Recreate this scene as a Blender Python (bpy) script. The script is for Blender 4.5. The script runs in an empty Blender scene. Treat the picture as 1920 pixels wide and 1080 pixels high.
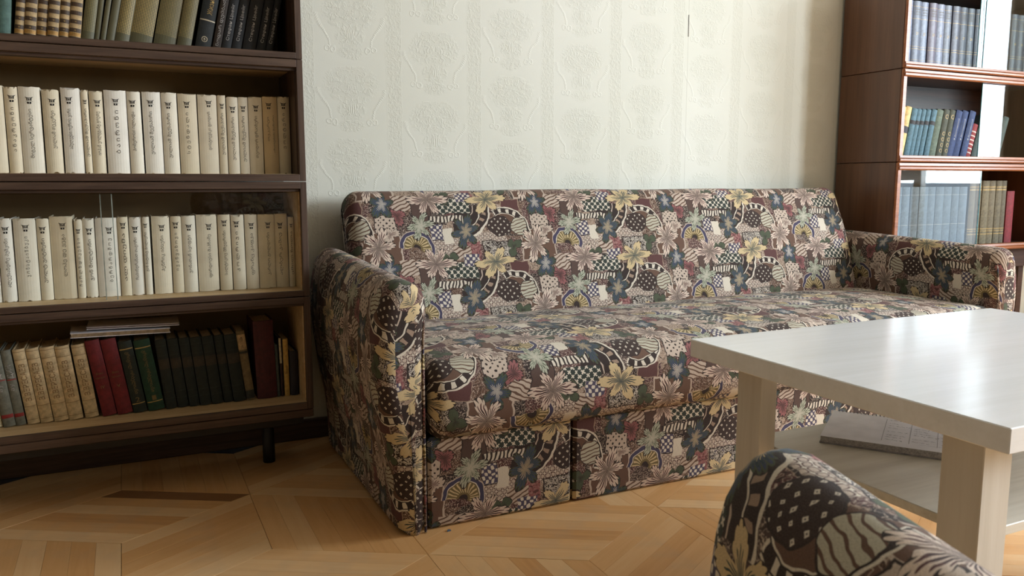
import bpy, math, random
from mathutils import Vector, Matrix, noise

R = math.radians
random.seed(7)
sc = bpy.context.scene
COL = sc.collection

# ------------------------------------------------------------------ camera, light, exposure
cam_d = bpy.data.cameras.new('camera')
cam_d.sensor_width = 36.0
cam_d.lens = 36.0 * 1517.0 / 1920.0
cam_d.clip_start = 0.02
cam_d.dof.use_dof = True
cam_d.dof.focus_distance = 2.6
cam_d.dof.aperture_fstop = 13.0
cam = bpy.data.objects.new('camera', cam_d)
COL.objects.link(cam)
cam.location = (0, 0, 0.9)
cam.rotation_euler = (R(90 - 7.585), 0, R(-25.5))
sc.camera = cam

w = bpy.data.worlds.new('daylight'); sc.world = w; w.use_nodes = True
w.node_tree.nodes['Background'].inputs[0].default_value = (0.70, 0.85, 1.0, 1)
w.node_tree.nodes['Background'].inputs[1].default_value = 1.8

WIN_Y0, WIN_Y1, WIN_Z0, WIN_Z1, WALL_X = 0.35, 1.62, 0.40, 2.70, 5.0
WIN2 = (-1.75, -0.55, 1.30, 2.72)      # second window on the same wall: y0, y1, z0, z1
SKY_Z0 = 0.88          # the open sky fills the panes above this height, rooftops below it
sun_d = bpy.data.lights.new('window_daylight', 'AREA')
sun_d.shape = 'RECTANGLE'; sun_d.size = WIN_Y1 - WIN_Y0; sun_d.size_y = WIN_Z1 - SKY_Z0
sun_d.energy = 94; sun_d.color = (0.84, 0.935, 1.0)
win_l = bpy.data.objects.new('window_daylight', sun_d); COL.objects.link(win_l)
win_l.location = (WALL_X + 0.16, (WIN_Y0 + WIN_Y1) / 2, (SKY_Z0 + WIN_Z1) / 2)
win_l.rotation_euler = (R(90), 0, R(90))          # faces -X
l2 = bpy.data.lights.new('window_daylight', 'AREA'); l2.shape = 'RECTANGLE'
l2.size = WIN2[1] - WIN2[0]; l2.size_y = WIN2[3] - WIN2[2]; l2.color = sun_d.color
l2.energy = sun_d.energy * (l2.size * l2.size_y) / (sun_d.size * sun_d.size_y) * 3.0
win_l2 = bpy.data.objects.new('window_daylight', l2); COL.objects.link(win_l2)
win_l2.location = (WALL_X + 0.16, (WIN2[0] + WIN2[1]) / 2, (WIN2[2] + WIN2[3]) / 2); win_l2.rotation_euler = (R(90), 0, R(90))

vs = sc.view_settings
vs.view_transform = 'Standard'; vs.look = 'None'; vs.gamma = 1.0; vs.use_curve_mapping = False
vs.exposure = 0.58
sc.cycles.max_bounces = 5; sc.cycles.diffuse_bounces = 3; sc.cycles.glossy_bounces = 3
sc.cycles.caustics_reflective = False; sc.cycles.caustics_refractive = False

# ------------------------------------------------------------------ node helpers
def lin(c):
    return tuple((x / 255 / 12.92 if x / 255 <= 0.04045 else ((x / 255 + 0.055) / 1.055) ** 2.4) for x in c[:3]) + (1.0,)

class NB:
    """Small builder for node graphs; nodes are made in the order they are needed."""
    def __init__(self, mat):
        self.nt = mat if isinstance(mat, bpy.types.NodeTree) else mat.node_tree; self.n = self.nt.nodes; self.l = self.nt.links
    def put(self, sock, v):
        if isinstance(v, bpy.types.NodeSocket): self.l.new(v, sock)
        elif v is not None:
            if sock.type == 'RGBA' and len(v) == 3: v = tuple(v) + (1,)
            sock.default_value = v
    def m(self, op, a, b=None, c=None, clamp=False):
        n = self.n.new('ShaderNodeMath'); n.operation = op; n.use_clamp = clamp
        for i, v in enumerate((a, b, c)):
            if v is not None: self.put(n.inputs[i], v)
        return n.outputs[0]
    def v(self, op, a, b=None, c=None):
        n = self.n.new('ShaderNodeVectorMath'); n.operation = op
        for i, x in enumerate((a, b, c)):
            if x is not None: self.put(n.inputs[i], x)
        return n.outputs['Value'] if op in ('LENGTH', 'DOT_PRODUCT') else n.outputs[0]
    def scale(self, a, s):
        n = self.n.new('ShaderNodeVectorMath'); n.operation = 'SCALE'
        self.put(n.inputs[0], a); self.put(n.inputs['Scale'], s); return n.outputs[0]
    def sep(self, a):
        n = self.n.new('ShaderNodeSeparateXYZ'); self.put(n.inputs[0], a); return n.outputs[0], n.outputs[1], n.outputs[2]
    def comb(self, x, y, z=0.0):
        n = self.n.new('ShaderNodeCombineXYZ')
        for i, q in enumerate((x, y, z)): self.put(n.inputs[i], q)
        return n.outputs[0]
    def mix(self, f, a, b, mode='MIX'):
        n = self.n.new('ShaderNodeMixRGB'); n.blend_type = mode
        self.put(n.inputs[0], f); self.put(n.inputs[1], a); self.put(n.inputs[2], b); return n.outputs[0]
    def ramp(self, f, stops, interp='LINEAR'):
        n = self.n.new('ShaderNodeValToRGB'); e = n.color_ramp.elements; n.color_ramp.interpolation = interp
        while len(e) < len(stops): e.new(0.5)
        for el, (p, c) in zip(e, stops):
            el.position = p; el.color = tuple(c) if len(c) == 4 else lin(c)
        self.put(n.inputs[0], f); return n.outputs[0]
    def noise(self, vec, scale, detail=2.0, rough=0.5, dist=0.0, out='Fac'):
        n = self.n.new('ShaderNodeTexNoise'); self.put(n.inputs['Vector'], vec)
        n.inputs['Scale'].default_value = scale; n.inputs['Detail'].default_value = detail
        n.inputs['Roughness'].default_value = rough; n.inputs['Distortion'].default_value = dist
        return n.outputs[out]
    def coord(self, which='Object'):
        return self.n.new('ShaderNodeTexCoord').outputs[which]
    def bump(self, h, strength=0.3, dist=0.002):
        n = self.n.new('ShaderNodeBump'); self.put(n.inputs['Height'], h)
        n.inputs['Strength'].default_value = strength; n.inputs['Distance'].default_value = dist
        return n.outputs[0]

def new_mat(name, color=None, rough=0.6, **kw):
    m = bpy.data.materials.new(name); m.use_nodes = True
    b = m.node_tree.nodes['Principled BSDF']
    if color is not None: b.inputs['Base Color'].default_value = lin(color)
    b.inputs['Roughness'].default_value = rough
    for k, v in kw.items(): b.inputs[k.replace('_', ' ')].default_value = v
    return m, NB(m), b

def flat_mat(name, color, rough=0.7, var=0.10, scale=60.0):
    """plain material with a little procedural mottling"""
    m, nb, b = new_mat(name, color, rough)
    f = nb.noise(nb.coord(), scale, 3)
    dark = tuple(c * (1 - 2 * var) for c in color); lite = tuple(min(255, c * (1 + var)) for c in color)
    nb.put(b.inputs['Base Color'], nb.ramp(f, [(0.3, dark), (0.7, lite)]))
    return m

def wood_mat(name, c0, c1, c2, rough=0.4, axis='X', scale=1.0, coat=0.0, spec=0.5):
    m, nb, b = new_mat(name, None, rough)
    s = {'X': (1.2, 26, 26), 'Z': (26, 26, 1.2), 'Y': (26, 1.2, 26)}[axis]
    p = nb.v('MULTIPLY', nb.coord(), tuple(q * scale for q in s))
    oi = nb.n.new('ShaderNodeObjectInfo').outputs['Random']
    p = nb.v('ADD', p, nb.comb(nb.m('MULTIPLY', oi, 37.0), oi, oi))
    f = nb.noise(p, 1.6, 4, 0.55, 0.6)
    g = nb.noise(p, 9.0, 3, 0.6)
    f = nb.m('MULTIPLY_ADD', g, 0.35, nb.m('MULTIPLY', f, 0.72))
    nb.put(b.inputs['Base Color'], nb.ramp(f, [(0.34, c0), (0.5, c1), (0.68, c2)]))
    b.inputs['Coat Weight'].default_value = coat; b.inputs['Coat Roughness'].default_value = 0.12
    b.inputs['Specular IOR Level'].default_value = spec
    nb.put(b.inputs['Normal'], nb.bump(g, 0.12, 0.001))
    return m

# ------------------------------------------------------------------ upholstery print
def make_fabric():
    """repeating print of flowers, arches and patterned patches; the repeat is cut into zones so that each
    zone's shader only carries the motifs that reach into it"""
    m = bpy.data.materials.new('floral_tapestry_fabric'); m.use_nodes = True
    m.node_tree.nodes.clear()
    nb = top = NB(m)
    out = nb.n.new('ShaderNodeOutputMaterial')
    TW, TH = 14.36, 5.8
    CREAM, PALE, BEIGE = (232, 221, 204), (206, 187, 171), (168, 143, 124)
    BROWN, MAROON, DARK = (106, 78, 64), (92, 56, 56), (42, 32, 32)
    GREEN, TEAL, BLUE, YEL, ROSE = (74, 86, 66), (44, 68, 76), (58, 70, 104), (220, 196, 152), (152, 96, 96)
    uvn = nb.n.new('ShaderNodeUVMap').outputs[0]
    P0 = nb.v('MULTIPLY', uvn, (25.0, -25.0, 0.0))
    nz = nb.noise(P0, 1.3, 1, 0.5, 0, 'Color')
    P = nb.v('MULTIPLY_ADD', nz, (0.40, 0.40, 0.0), P0)
    px, py, _ = nb.sep(P)
    wear = nb.noise(P0, 26.0, 1, 0.6)
    thr = nb.m('MULTIPLY', nb.m('SINE', nb.m('MULTIPLY', px, 95.0)), nb.m('SINE', nb.m('MULTIPLY', py, 95.0)))
    nrm = nb.bump(nb.m('MULTIPLY_ADD', wear, 0.6, nb.m('MULTIPLY', thr, 0.25)), 0.35, 0.0012)
    wearf = nb.m('MULTIPLY_ADD', wear, 0.6, -0.20, clamp=True)
    rib = nb.ramp(nb.noise(nb.v('MULTIPLY', P0, (1.5, 9.0, 1.0)), 7.0, 1, 0.6), [(0.32, (130, 122, 118)), (0.60, (255, 255, 255))])
    zone_x = nb.m('WRAP', px, TW, 0.0)
    P_top = P

    # motifs: kind, centre, reach, arguments
    M = []
    def add(kind, c, reach, *a): M.append((kind, c, reach, a))
    P_ = lambda c, h, fill, border=None: add('patch', c, h[0], h, fill, border)
    A_ = lambda c, stops, r, a0, a1, ribs=None, rc=None: add('arch', c, r, stops, r, a0, a1, ribs, rc)
    D_ = lambda c, rx, ry, fill, border: add('disc', c, rx, rx, ry, fill, border)
    F_ = lambda c, r, n, ph, stops, k0=0.34, st=0.22, sq=1.0: add('flower', c, r, r, n, ph, stops, k0, st, sq)
    P_((7.2, 6.3), (1.7, 1.5), BROWN, PALE)
    P_((5.0, 2.6), (0.9, 0.6), MAROON, BEIGE)
    P_((9.4, 2.2), (0.9, 0.7), 'hatch')
    P_((11.0, 3.0), (0.9, 1.0), (86, 66, 60), DARK)
    P_((1.3, 3.7), (0.9, 1.0), 'dots')
    P_((2.7, 5.6), (1.5, 0.55), 'latt')
    P_((3.2, 6.6), (1.45, 0.75), 'scroll', DARK)
    P_((0.8, 6.9), (0.75, 1.0), 'rose')
    P_((12.9, 6.4), (1.5, 0.9), 'latt')
    P_((14.2, 1.0), (0.8, 0.6), 'hatch')
    P_((12.1, 4.9), (0.6, 0.75), 'dotsb', DARK)
    P_((13.1, 5.3), (0.42, 0.7), CREAM)
    A_((-0.3, 2.5), [(0, DARK), (0.50, PALE), (0.53, DARK), (0.70, CREAM), (0.73, DARK), (0.95, CREAM)], 3.3, 0.05, 1.75, (26, 0.82, 0.07), BEIGE)
    A_((4.3, 5.0), [(0, BROWN), (0.70, CREAM), (0.73, DARK), (0.95, CREAM)], 2.3, -2.1, 0.45, (17, 0.84, 0.085), CREAM)
    D_((3.7, 4.5), 1.2, 0.95, 'diamonds', DARK)
    D_((5.55, 4.6), 0.85, 0.9, 'engraved', DARK)
    P_((7.7, 4.1), (0.95, 0.8), 'dots', DARK)
    A_((10.2, 6.3), [(0, DARK), (0.2, (120, 104, 66)), (0.74, CREAM), (0.78, (64, 62, 92)), (0.95, PALE)], 1.6, -3.1, 0.6, (22, 0.50, 0.2), YEL)
    P_((13.9, 2.55), (1.55, 0.7), 'crosses')
    P_((13.2, 3.75), (1.65, 0.30), 'keys', DARK)
    P_((0.6, 1.7), (0.75, 0.5), 'dotsb')
    F_((4.75, 6.4), 0.95, 3, 0.4, [(0, DARK), (0.2, GREEN), (0.92, DARK)], 0.3)
    F_((13.0, 1.6), 1.0, 3, 1.1, [(0, DARK), (0.3, GREEN), (0.92, DARK)], 0.25)
    F_((8.9, 3.4), 0.95, 3, 0.9, [(0, DARK), (0.2, MAROON), (0.5, ROSE), (0.9, DARK)], 0.4, 0.4)
    F_((8.1, 5.0), 0.85, 3, 0.2, [(0, MAROON), (0.3, PALE), (0.9, DARK)], 0.4, 0.4)
    F_((14.75, 4.9), 1.55, 6, 0.5, [(0, YEL), (0.17, TEAL), (0.55, BLUE), (0.78, GREEN), (0.94, DARK)], 0.42, 0.45)
    F_((10.75, 4.3), 1.35, 6, 0.3, [(0, CREAM), (0.16, GREEN), (0.56, (186, 188, 168)), (0.92, DARK)], 0.3, 0.5)
    F_((11.7, 1.9), 1.75, 6, 0.0, [(0, DARK), (0.20, MAROON), (0.56, (224, 201, 185)), (0.95, DARK)], 0.26, 0.55)
    F_((7.6, 2.35), 1.35, 5, 0.6, [(0, CREAM), (0.16, BLUE), (0.60, TEAL), (0.80, GREEN), (0.94, DARK)], 0.45, 0.45)
    F_((6.9, 6.2), 1.75, 6, 0.5, [(0, DARK), (0.18, MAROON), (0.56, (228, 207, 190)), (0.95, DARK)], 0.27, 0.55)
    F_((2.75, 1.95), 1.95, 6, 0.2, [(0, TEAL), (0.30, (52, 74, 70)), (0.44, YEL), (0.95, DARK)], 0.28, 0.34, 1.25)

    cache = {}
    def fill_of(k):
        """patterned fillings, made only where a zone uses them"""
        if not isinstance(k, str): return lin(k)
        if k in cache: return cache[k]
        if k in ('dots', 'dotsb'):
            ss = nb.m('MULTIPLY', nb.m('SINE', nb.m('MULTIPLY', px, 13.0)), nb.m('SINE', nb.m('MULTIPLY', py, 13.0)))
            ss = nb.m('MULTIPLY_ADD', ss, 0.5, 0.5)
            r = nb.ramp(ss, [(0, PALE), (0.80, DARK)] if k == 'dots' else [(0, (76, 72, 98)), (0.55, CREAM)], 'CONSTANT')
        elif k == 'latt':
            t = nb.m('ABSOLUTE', nb.m('ADD', nb.m('SINE', nb.m('MULTIPLY', nb.m('ADD', px, py), 8.5)), nb.m('SINE', nb.m('MULTIPLY', nb.m('SUBTRACT', px, py), 8.5))))
            r = nb.ramp(t, [(0, CREAM), (0.26, MAROON), (0.85, DARK), (0.94, PALE)], 'CONSTANT')
        elif k in ('crosses', 'diamonds'):
            a = nb.m('ABSOLUTE', nb.m('SUBTRACT', nb.m('FRACT', nb.m('MULTIPLY', nb.m('ADD', px, py), 1.7)), 0.5))
            c = nb.m('ABSOLUTE', nb.m('SUBTRACT', nb.m('FRACT', nb.m('MULTIPLY', nb.m('SUBTRACT', px, py), 1.7)), 0.5))
            mx = nb.m('MAXIMUM', a, c)
            if k == 'crosses':
                f = nb.m('MULTIPLY', nb.m('LESS_THAN', nb.m('MINIMUM', a, c), 0.12), nb.m('LESS_THAN', mx, 0.40))
                r = nb.mix(f, lin((40, 56, 52)), lin(CREAM))
            else: r = nb.ramp(mx, [(0, DARK), (0.05, CREAM), (0.16, (54, 40, 38))], 'CONSTANT')
        elif k == 'scroll':
            r = nb.ramp(nb.noise(P, 3.4, 0, 0.5, 1.6), [(0, DARK), (0.40, CREAM), (0.47, (66, 60, 80)), (0.54, CREAM), (0.62, DARK)], 'CONSTANT')
        elif k == 'keys':
            r = nb.ramp(nb.m('FRACT', nb.m('MULTIPLY_ADD', px, 3.1, nb.m('MULTIPLY', py, 0.7))), [(0, CREAM), (0.55, DARK)], 'CONSTANT')
        elif k == 'hatch':
            r = nb.mix(nb.m('GREATER_THAN', nb.m('SINE', nb.m('MULTIPLY', nb.m('ADD', px, nb.m('MULTIPLY', py, 2.0)), 9.0)), 0.45), lin(PALE), lin(BROWN))
        elif k == 'engraved':
            r = nb.mix(nb.m('GREATER_THAN', nb.m('SINE', nb.m('MULTIPLY_ADD', py, 21.0, nb.m('MULTIPLY', px, 5.0))), 0.62), lin((200, 194, 174)), lin(BROWN))
        elif k == 'rose':
            r = nb.ramp(nb.noise(P, 5.0, 1), [(0, MAROON), (0.42, ROSE), (0.58, (168, 128, 122))], 'CONSTANT')
        cache[k] = r
        return r
    def local(c):
        q = nb.v('SUBTRACT', P, (c[0], c[1], 0))
        return nb.v('WRAP', q, (TW / 2, TH / 2, 1), (-TW / 2, -TH / 2, -1))
    def patch(col, c, h, fill, border):
        x, y, _ = nb.sep(nb.v('MULTIPLY', nb.v('ABSOLUTE', local(c)), (1 / h[0], 1 / h[1], 0)))
        t = nb.m('MAXIMUM', x, y); fill = fill_of(fill)
        if border:
            col = nb.mix(nb.m('LESS_THAN', t, 1.0), col, lin(border))
            return nb.mix(nb.m('LESS_THAN', t, 0.92), col, fill)
        return nb.mix(nb.m('LESS_THAN', t, 1.0), col, fill)
    def arch(col, c, stops, rmax, a0, a1, ribs, ribcol):
        x, y, _ = nb.sep(local(c))
        r = nb.m('SQRT', nb.m('MULTIPLY_ADD', x, x, nb.m('MULTIPLY', y, y))); a = nb.m('ARCTAN2', y, x)
        da = nb.m('ABSOLUTE', nb.m('WRAP', nb.m('SUBTRACT', a, (a0 + a1) / 2), math.pi, -math.pi))
        t = nb.m('DIVIDE', r, rmax)
        mask = nb.m('MULTIPLY', nb.m('LESS_THAN', t, 1.0), nb.m('LESS_THAN', da, (a1 - a0) / 2))
        f = nb.ramp(t, stops, 'CONSTANT')
        if ribs:
            rb = nb.m('GREATER_THAN', nb.m('SINE', nb.m('MULTIPLY', a, ribs[0])), 0.25)
            f = nb.mix(nb.m('MULTIPLY', rb, nb.m('COMPARE', t, ribs[1], ribs[2])), f, lin(ribcol))
        return nb.mix(mask, col, f)
    def disc(col, c, rx, ry, fill, border):
        t = nb.v('LENGTH', nb.v('MULTIPLY', local(c), (1 / rx, 1 / ry, 0)))
        col = nb.mix(nb.m('LESS_THAN', t, 1.0), col, lin(border))
        return nb.mix(nb.m('LESS_THAN', t, 0.93), col, fill_of(fill))
    def flower(col, c, Rr, n, ph, stops, k0, streak, sq):
        x, y, _ = nb.sep(local(c))
        if sq != 1.0: y = nb.m('MULTIPLY', y, sq)
        r = nb.m('SQRT', nb.m('MULTIPLY_ADD', x, x, nb.m('MULTIPLY', y, y))); a = nb.m('ARCTAN2', y, x)
        pet = nb.m('ABSOLUTE', nb.m('COSINE', nb.m('MULTIPLY_ADD', a, n / 2, ph)))
        t = nb.m('DIVIDE', r, nb.m('MULTIPLY', nb.m('MULTIPLY_ADD', pet, (1 - k0) * Rr, k0 * Rr), nb.m('MULTIPLY_ADD', nb.m('COSINE', nb.m('MULTIPLY_ADD', a, 2.0, ph * 5)), 0.16, 0.94)))
        st = nb.m('SINE', nb.m('MULTIPLY', a, n * 6.0))
        ts = nb.m('MULTIPLY_ADD', st, nb.m('MULTIPLY', nb.m('SUBTRACT', 1.04, t), streak * 1.25), t)
        return nb.mix(nb.m('LESS_THAN', t, 1.0), col, nb.ramp(ts, stops, 'CONSTANT'))
    FN = {'patch': patch, 'arch': arch, 'disc': disc, 'flower': flower}

    NZ = 8; shader = None
    for zi in range(NZ):
        z0, z1 = TW * zi / NZ, TW * (zi + 1) / NZ
        cache.clear()
        grp = bpy.data.node_groups.new('print_zone', 'ShaderNodeTree')
        grp.interface.new_socket('Point', in_out='INPUT', socket_type='NodeSocketVector')
        grp.interface.new_socket('Color', in_out='OUTPUT', socket_type='NodeSocketColor')
        nb = NB(grp)
        P = nb.n.new('NodeGroupInput').outputs[0]
        px, py, _ = nb.sep(P)
        vo = nb.n.new('ShaderNodeTexVoronoi'); vo.distance = 'CHEBYCHEV'
        nb.put(vo.inputs['Vector'], P); vo.inputs['Scale'].default_value = 0.62
        col = nb.ramp(nb.sep(vo.outputs['Color'])[0], [(0, MAROON), (0.3, BROWN), (0.55, DARK), (0.72, BEIGE), (0.88, (80, 64, 60))], 'CONSTANT')
        # small sprigs and stitches scattered over the ground
        sp = nb.noise(P, 5.2, 1, 0.5, 0)
        col = nb.mix(nb.m('COMPARE', sp, 0.47, 0.022), col, lin(PALE))
        col = nb.mix(nb.m('COMPARE', sp, 0.60, 0.025), col, lin(DARK))
        for kind, c, reach, a in M:
            if any(c[0] + reach + s_ > z0 and c[0] - reach + s_ < z1 for s_ in (-TW, 0, TW)):
                col = FN[kind](col, c, *a)
        nb.put(nb.n.new('NodeGroupOutput').inputs[0], col)
        nb = top
        gn = nb.n.new('ShaderNodeGroup'); gn.node_tree = grp
        nb.put(gn.inputs[0], P_top); col = gn.outputs[0]
        col = nb.mix(wearf, col, lin((138, 120, 110)))
        col = nb.mix(0.35, col, nb.mix(1.0, col, rib, 'MULTIPLY'))
        b = nb.n.new('ShaderNodeBsdfPrincipled')
        nb.put(b.inputs['Base Color'], col); nb.put(b.inputs['Normal'], nrm)
        b.inputs['Roughness'].default_value = 0.88; b.inputs['Specular IOR Level'].default_value = 0.25
        b.inputs['Sheen Weight'].default_value = 0.08; b.inputs['Sheen Roughness'].default_value = 0.4
        if shader is None: shader = b.outputs[0]
        else:
            mx = nb.n.new('ShaderNodeMixShader')
            nb.put(mx.inputs[0], nb.m('GREATER_THAN', zone_x, z0))
            nb.l.new(shader, mx.inputs[1]); nb.l.new(b.outputs[0], mx.inputs[2]); shader = mx.outputs[0]
    nb.l.new(shader, out.inputs[0])
    return m


# ------------------------------------------------------------------ wallpaper
def make_wallpaper():
    m, nb, b = new_mat('embossed_wallpaper', None, 0.72)
    b.inputs['Specular IOR Level'].default_value = 0.3
    p = nb.coord()
    wob = nb.v('MULTIPLY_ADD', nb.noise(p, 38.0, 2, 0.5, 0, 'Color'), (0.013, 0.0, 0.013), nb.v('SUBTRACT', p, (0.0065, 0.0, 0.0065)))
    x, _, z = nb.sep(wob)
    PX, PZ = 0.304, 0.243
    xs = nb.m('DIVIDE', nb.m('SUBTRACT', x, 0.574), PX)
    colid = nb.m('FLOOR', xs)
    fx = nb.m('MULTIPLY', nb.m('SUBTRACT', nb.m('FRACT', xs), 0.5), PX)      # -0.152..0.152, borders at the ends
    odd = nb.m('MULTIPLY', nb.m('FRACT', nb.m('MULTIPLY', colid, 0.5)), 2.0)
    zz = nb.m('MULTIPLY_ADD', odd, 0.105, nb.m('SUBTRACT', z, 0.07))
    fz = nb.m('MULTIPLY', nb.m('SUBTRACT', nb.m('FRACT', nb.m('DIVIDE', zz, PZ)), 0.5), PZ)
    ax = nb.m('ABSOLUTE', fx)
    # borders
    bord = nb.m('GREATER_THAN', ax, 0.126)
    leaf = nb.noise(nb.v('MULTIPLY', p, (1.0, 0.0, 0.8)), 105.0, 2, 0.55, 0.8)
    edge = nb.m('COMPARE', ax, 0.125, 0.0014)
    hb = nb.m('MULTIPLY', bord, nb.m('SMOOTHSTEP', 0.42, 0.58, leaf) if False else nb.m('MULTIPLY', nb.m('SUBTRACT', leaf, 0.4), 3.2, clamp=True))
    # scrolls: rings and S-curves mirrored about the panel's axis
    def ring(cx, cz, r, th):
        dx = nb.m('SUBTRACT', ax, cx); dz = nb.m('SUBTRACT', fz, cz)
        d = nb.m('SQRT', nb.m('MULTIPLY_ADD', dx, dx, nb.m('MULTIPLY', dz, dz)))
        return nb.m('SUBTRACT', 1.0, nb.m('DIVIDE', nb.m('ABSOLUTE', nb.m('SUBTRACT', d, r)), th), clamp=True), dx, dz
    r1, _, _ = ring(0.060, -0.066, 0.0085, 0.0036)
    r2, _, _ = ring(0.081, -0.064, 0.0075, 0.003)
    xc = nb.m('MULTIPLY_ADD', fz, 0.42, 0.094)
    xc = nb.m('MULTIPLY_ADD', nb.m('SINE', nb.m('MULTIPLY', fz, 62.0)), 0.006, xc)
    wid = nb.m('MULTIPLY_ADD', fz, 0.06, 0.0075)
    veins = nb.m('MULTIPLY_ADD', nb.m('SINE', nb.m('MULTIPLY', nb.m('ADD', fz, nb.m('MULTIPLY', ax, 0.7)), 800.0)), 0.3, 0.7)
    r3 = nb.m('SUBTRACT', 1.0, nb.m('DIVIDE', nb.m('ABSOLUTE', nb.m('SUBTRACT', ax, xc)), wid), clamp=True)
    r3 = nb.m('MULTIPLY', nb.m('MULTIPLY', r3, veins), nb.m('COMPARE', fz, -0.004, 0.052))
    # urn
    ud = nb.v('LENGTH', nb.comb(nb.m('DIVIDE', fx, 0.019), nb.m('DIVIDE', nb.m('SUBTRACT', fz, -0.018), 0.021)))
    urn = nb.m('MULTIPLY', nb.m('SUBTRACT', 1.0, nb.m('POWER', ud, 4.0), clamp=True), nb.m('MULTIPLY_ADD', nb.m('SINE', nb.m('MULTIPLY', fx, 900.0)), 0.4, 0.6))
    # bouquet clumps of small leaves
    cl = nb.noise(nb.comb(ax, nb.m('MULTIPLY', colid, 3.7), fz), 75.0, 3, 0.6, 1.2)
    be = nb.v('LENGTH', nb.comb(nb.m('DIVIDE', fx, 0.088), nb.m('DIVIDE', nb.m('SUBTRACT', fz, 0.062), 0.062)))
    be2 = nb.v('LENGTH', nb.comb(nb.m('DIVIDE', fx, 0.042), nb.m('DIVIDE', nb.m('SUBTRACT', fz, -0.075), 0.022)))
    be3 = nb.v('LENGTH', nb.comb(nb.m('DIVIDE', fx, 0.046), nb.m('DIVIDE', nb.m('SUBTRACT', fz, -0.022), 0.034)))
    msk = nb.m('MULTIPLY', nb.m('SUBTRACT', 1.15, nb.m('MINIMUM', nb.m('MINIMUM', be, be2), be3)), 3.0, clamp=True)
    msk = nb.m('MULTIPLY', msk, nb.m('LESS_THAN', ax, 0.118))
    bou = nb.m('MULTIPLY', msk, nb.m('MULTIPLY', nb.m('SUBTRACT', cl, 0.47), 7.0, clamp=True))
    h = nb.m('MAXIMUM', nb.m('MAXIMUM', nb.m('MULTIPLY', nb.m('MAXIMUM', r1, r2), 0.6), nb.m('MAXIMUM', nb.m('MULTIPLY', r3, 0.75), urn)), nb.m('MAXIMUM', nb.m('MULTIPLY', bou, 0.7), nb.m('MAXIMUM', nb.m('MULTIPLY', hb, 0.55), nb.m('MULTIPLY', edge, 0.5))))
    h = nb.m('MULTIPLY_ADD', nb.noise(p, 240.0, 1), 0.05, h)
    tone = nb.noise(p, 1.1, 2)
    base = nb.ramp(tone, [(0.3, (219, 218, 206)), (0.7, (227, 226, 217))])
    base = nb.mix(nb.m('MULTIPLY', bord, 0.25), base, lin((204, 202, 188)))
    base = nb.mix(nb.m('MULTIPLY', msk, 0.10), base, lin((190, 190, 172)))
    # dark split where two wallpaper lengths have parted
    xr, _, zr = nb.sep(p)
    gap = nb.m('MULTIPLY', nb.m('COMPARE', xr, 2.142, 0.0022), nb.m('COMPARE', z, 1.53, 0.045))
    base = nb.mix(gap, base, lin((52, 44, 34)))
    seam = nb.m('COMPARE', xr, 2.142, 0.0009)
    base = nb.mix(nb.m('MULTIPLY', seam, 0.35), base, lin((120, 110, 92)))
    nb.put(b.inputs['Base Color'], base)
    nb.put(b.inputs['Normal'], nb.bump(h, 0.5, 0.0022))
    return m

def make_parquet(name='oak_parquet', tint=None):
    m, nb, b = new_mat(name, None, 0.38)
    uv = nb.n.new('ShaderNodeUVMap').outputs[0]
    r1 = nb.n.new('ShaderNodeObjectInfo').outputs['Random']
    r2 = nb.n.new('ShaderNodeNewGeometry').outputs['Random Per Island']
    rr = nb.m('FRACT', nb.m('MULTIPLY_ADD', r1, 7.3, r2))
    p = nb.v('MULTIPLY_ADD', uv, (3.0, 46.0, 1.0), nb.comb(nb.m('MULTIPLY', rr, 61.0), nb.m('MULTIPLY', rr, 17.0), 0.0))
    g = nb.noise(p, 1.3, 4, 0.6, 0.5)
    f = nb.m('MULTIPLY_ADD', g, 0.42, nb.m('MULTIPLY_ADD', rr, 0.50, 0.06))
    c = nb.ramp(f, [(0.10, (194, 134, 82)), (0.30, (220, 165, 106)), (0.55, (232, 182, 126)), (0.85, (240, 200, 150))])
    dark = nb.m('GREATER_THAN', rr, 0.9995)
    c = nb.mix(nb.m('MULTIPLY', dark, 0.7), c, lin((104, 60, 34)))
    worn = nb.noise(nb.coord(), 5.5, 3, 0.6)
    c = nb.mix(nb.m('MULTIPLY', nb.m('SUBTRACT', worn, 0.5), 1.3, clamp=True), c, lin((186, 168, 146)))
    if tint: c = nb.mix(0.75, c, lin(tint))
    nb.put(b.inputs['Base Color'], c)
    nb.put(b.inputs['Roughness'], nb.m('MULTIPLY_ADD', worn, 0.35, 0.26))
    nb.put(b.inputs['Normal'], nb.bump(g, 0.08, 0.001))
    return m

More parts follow.
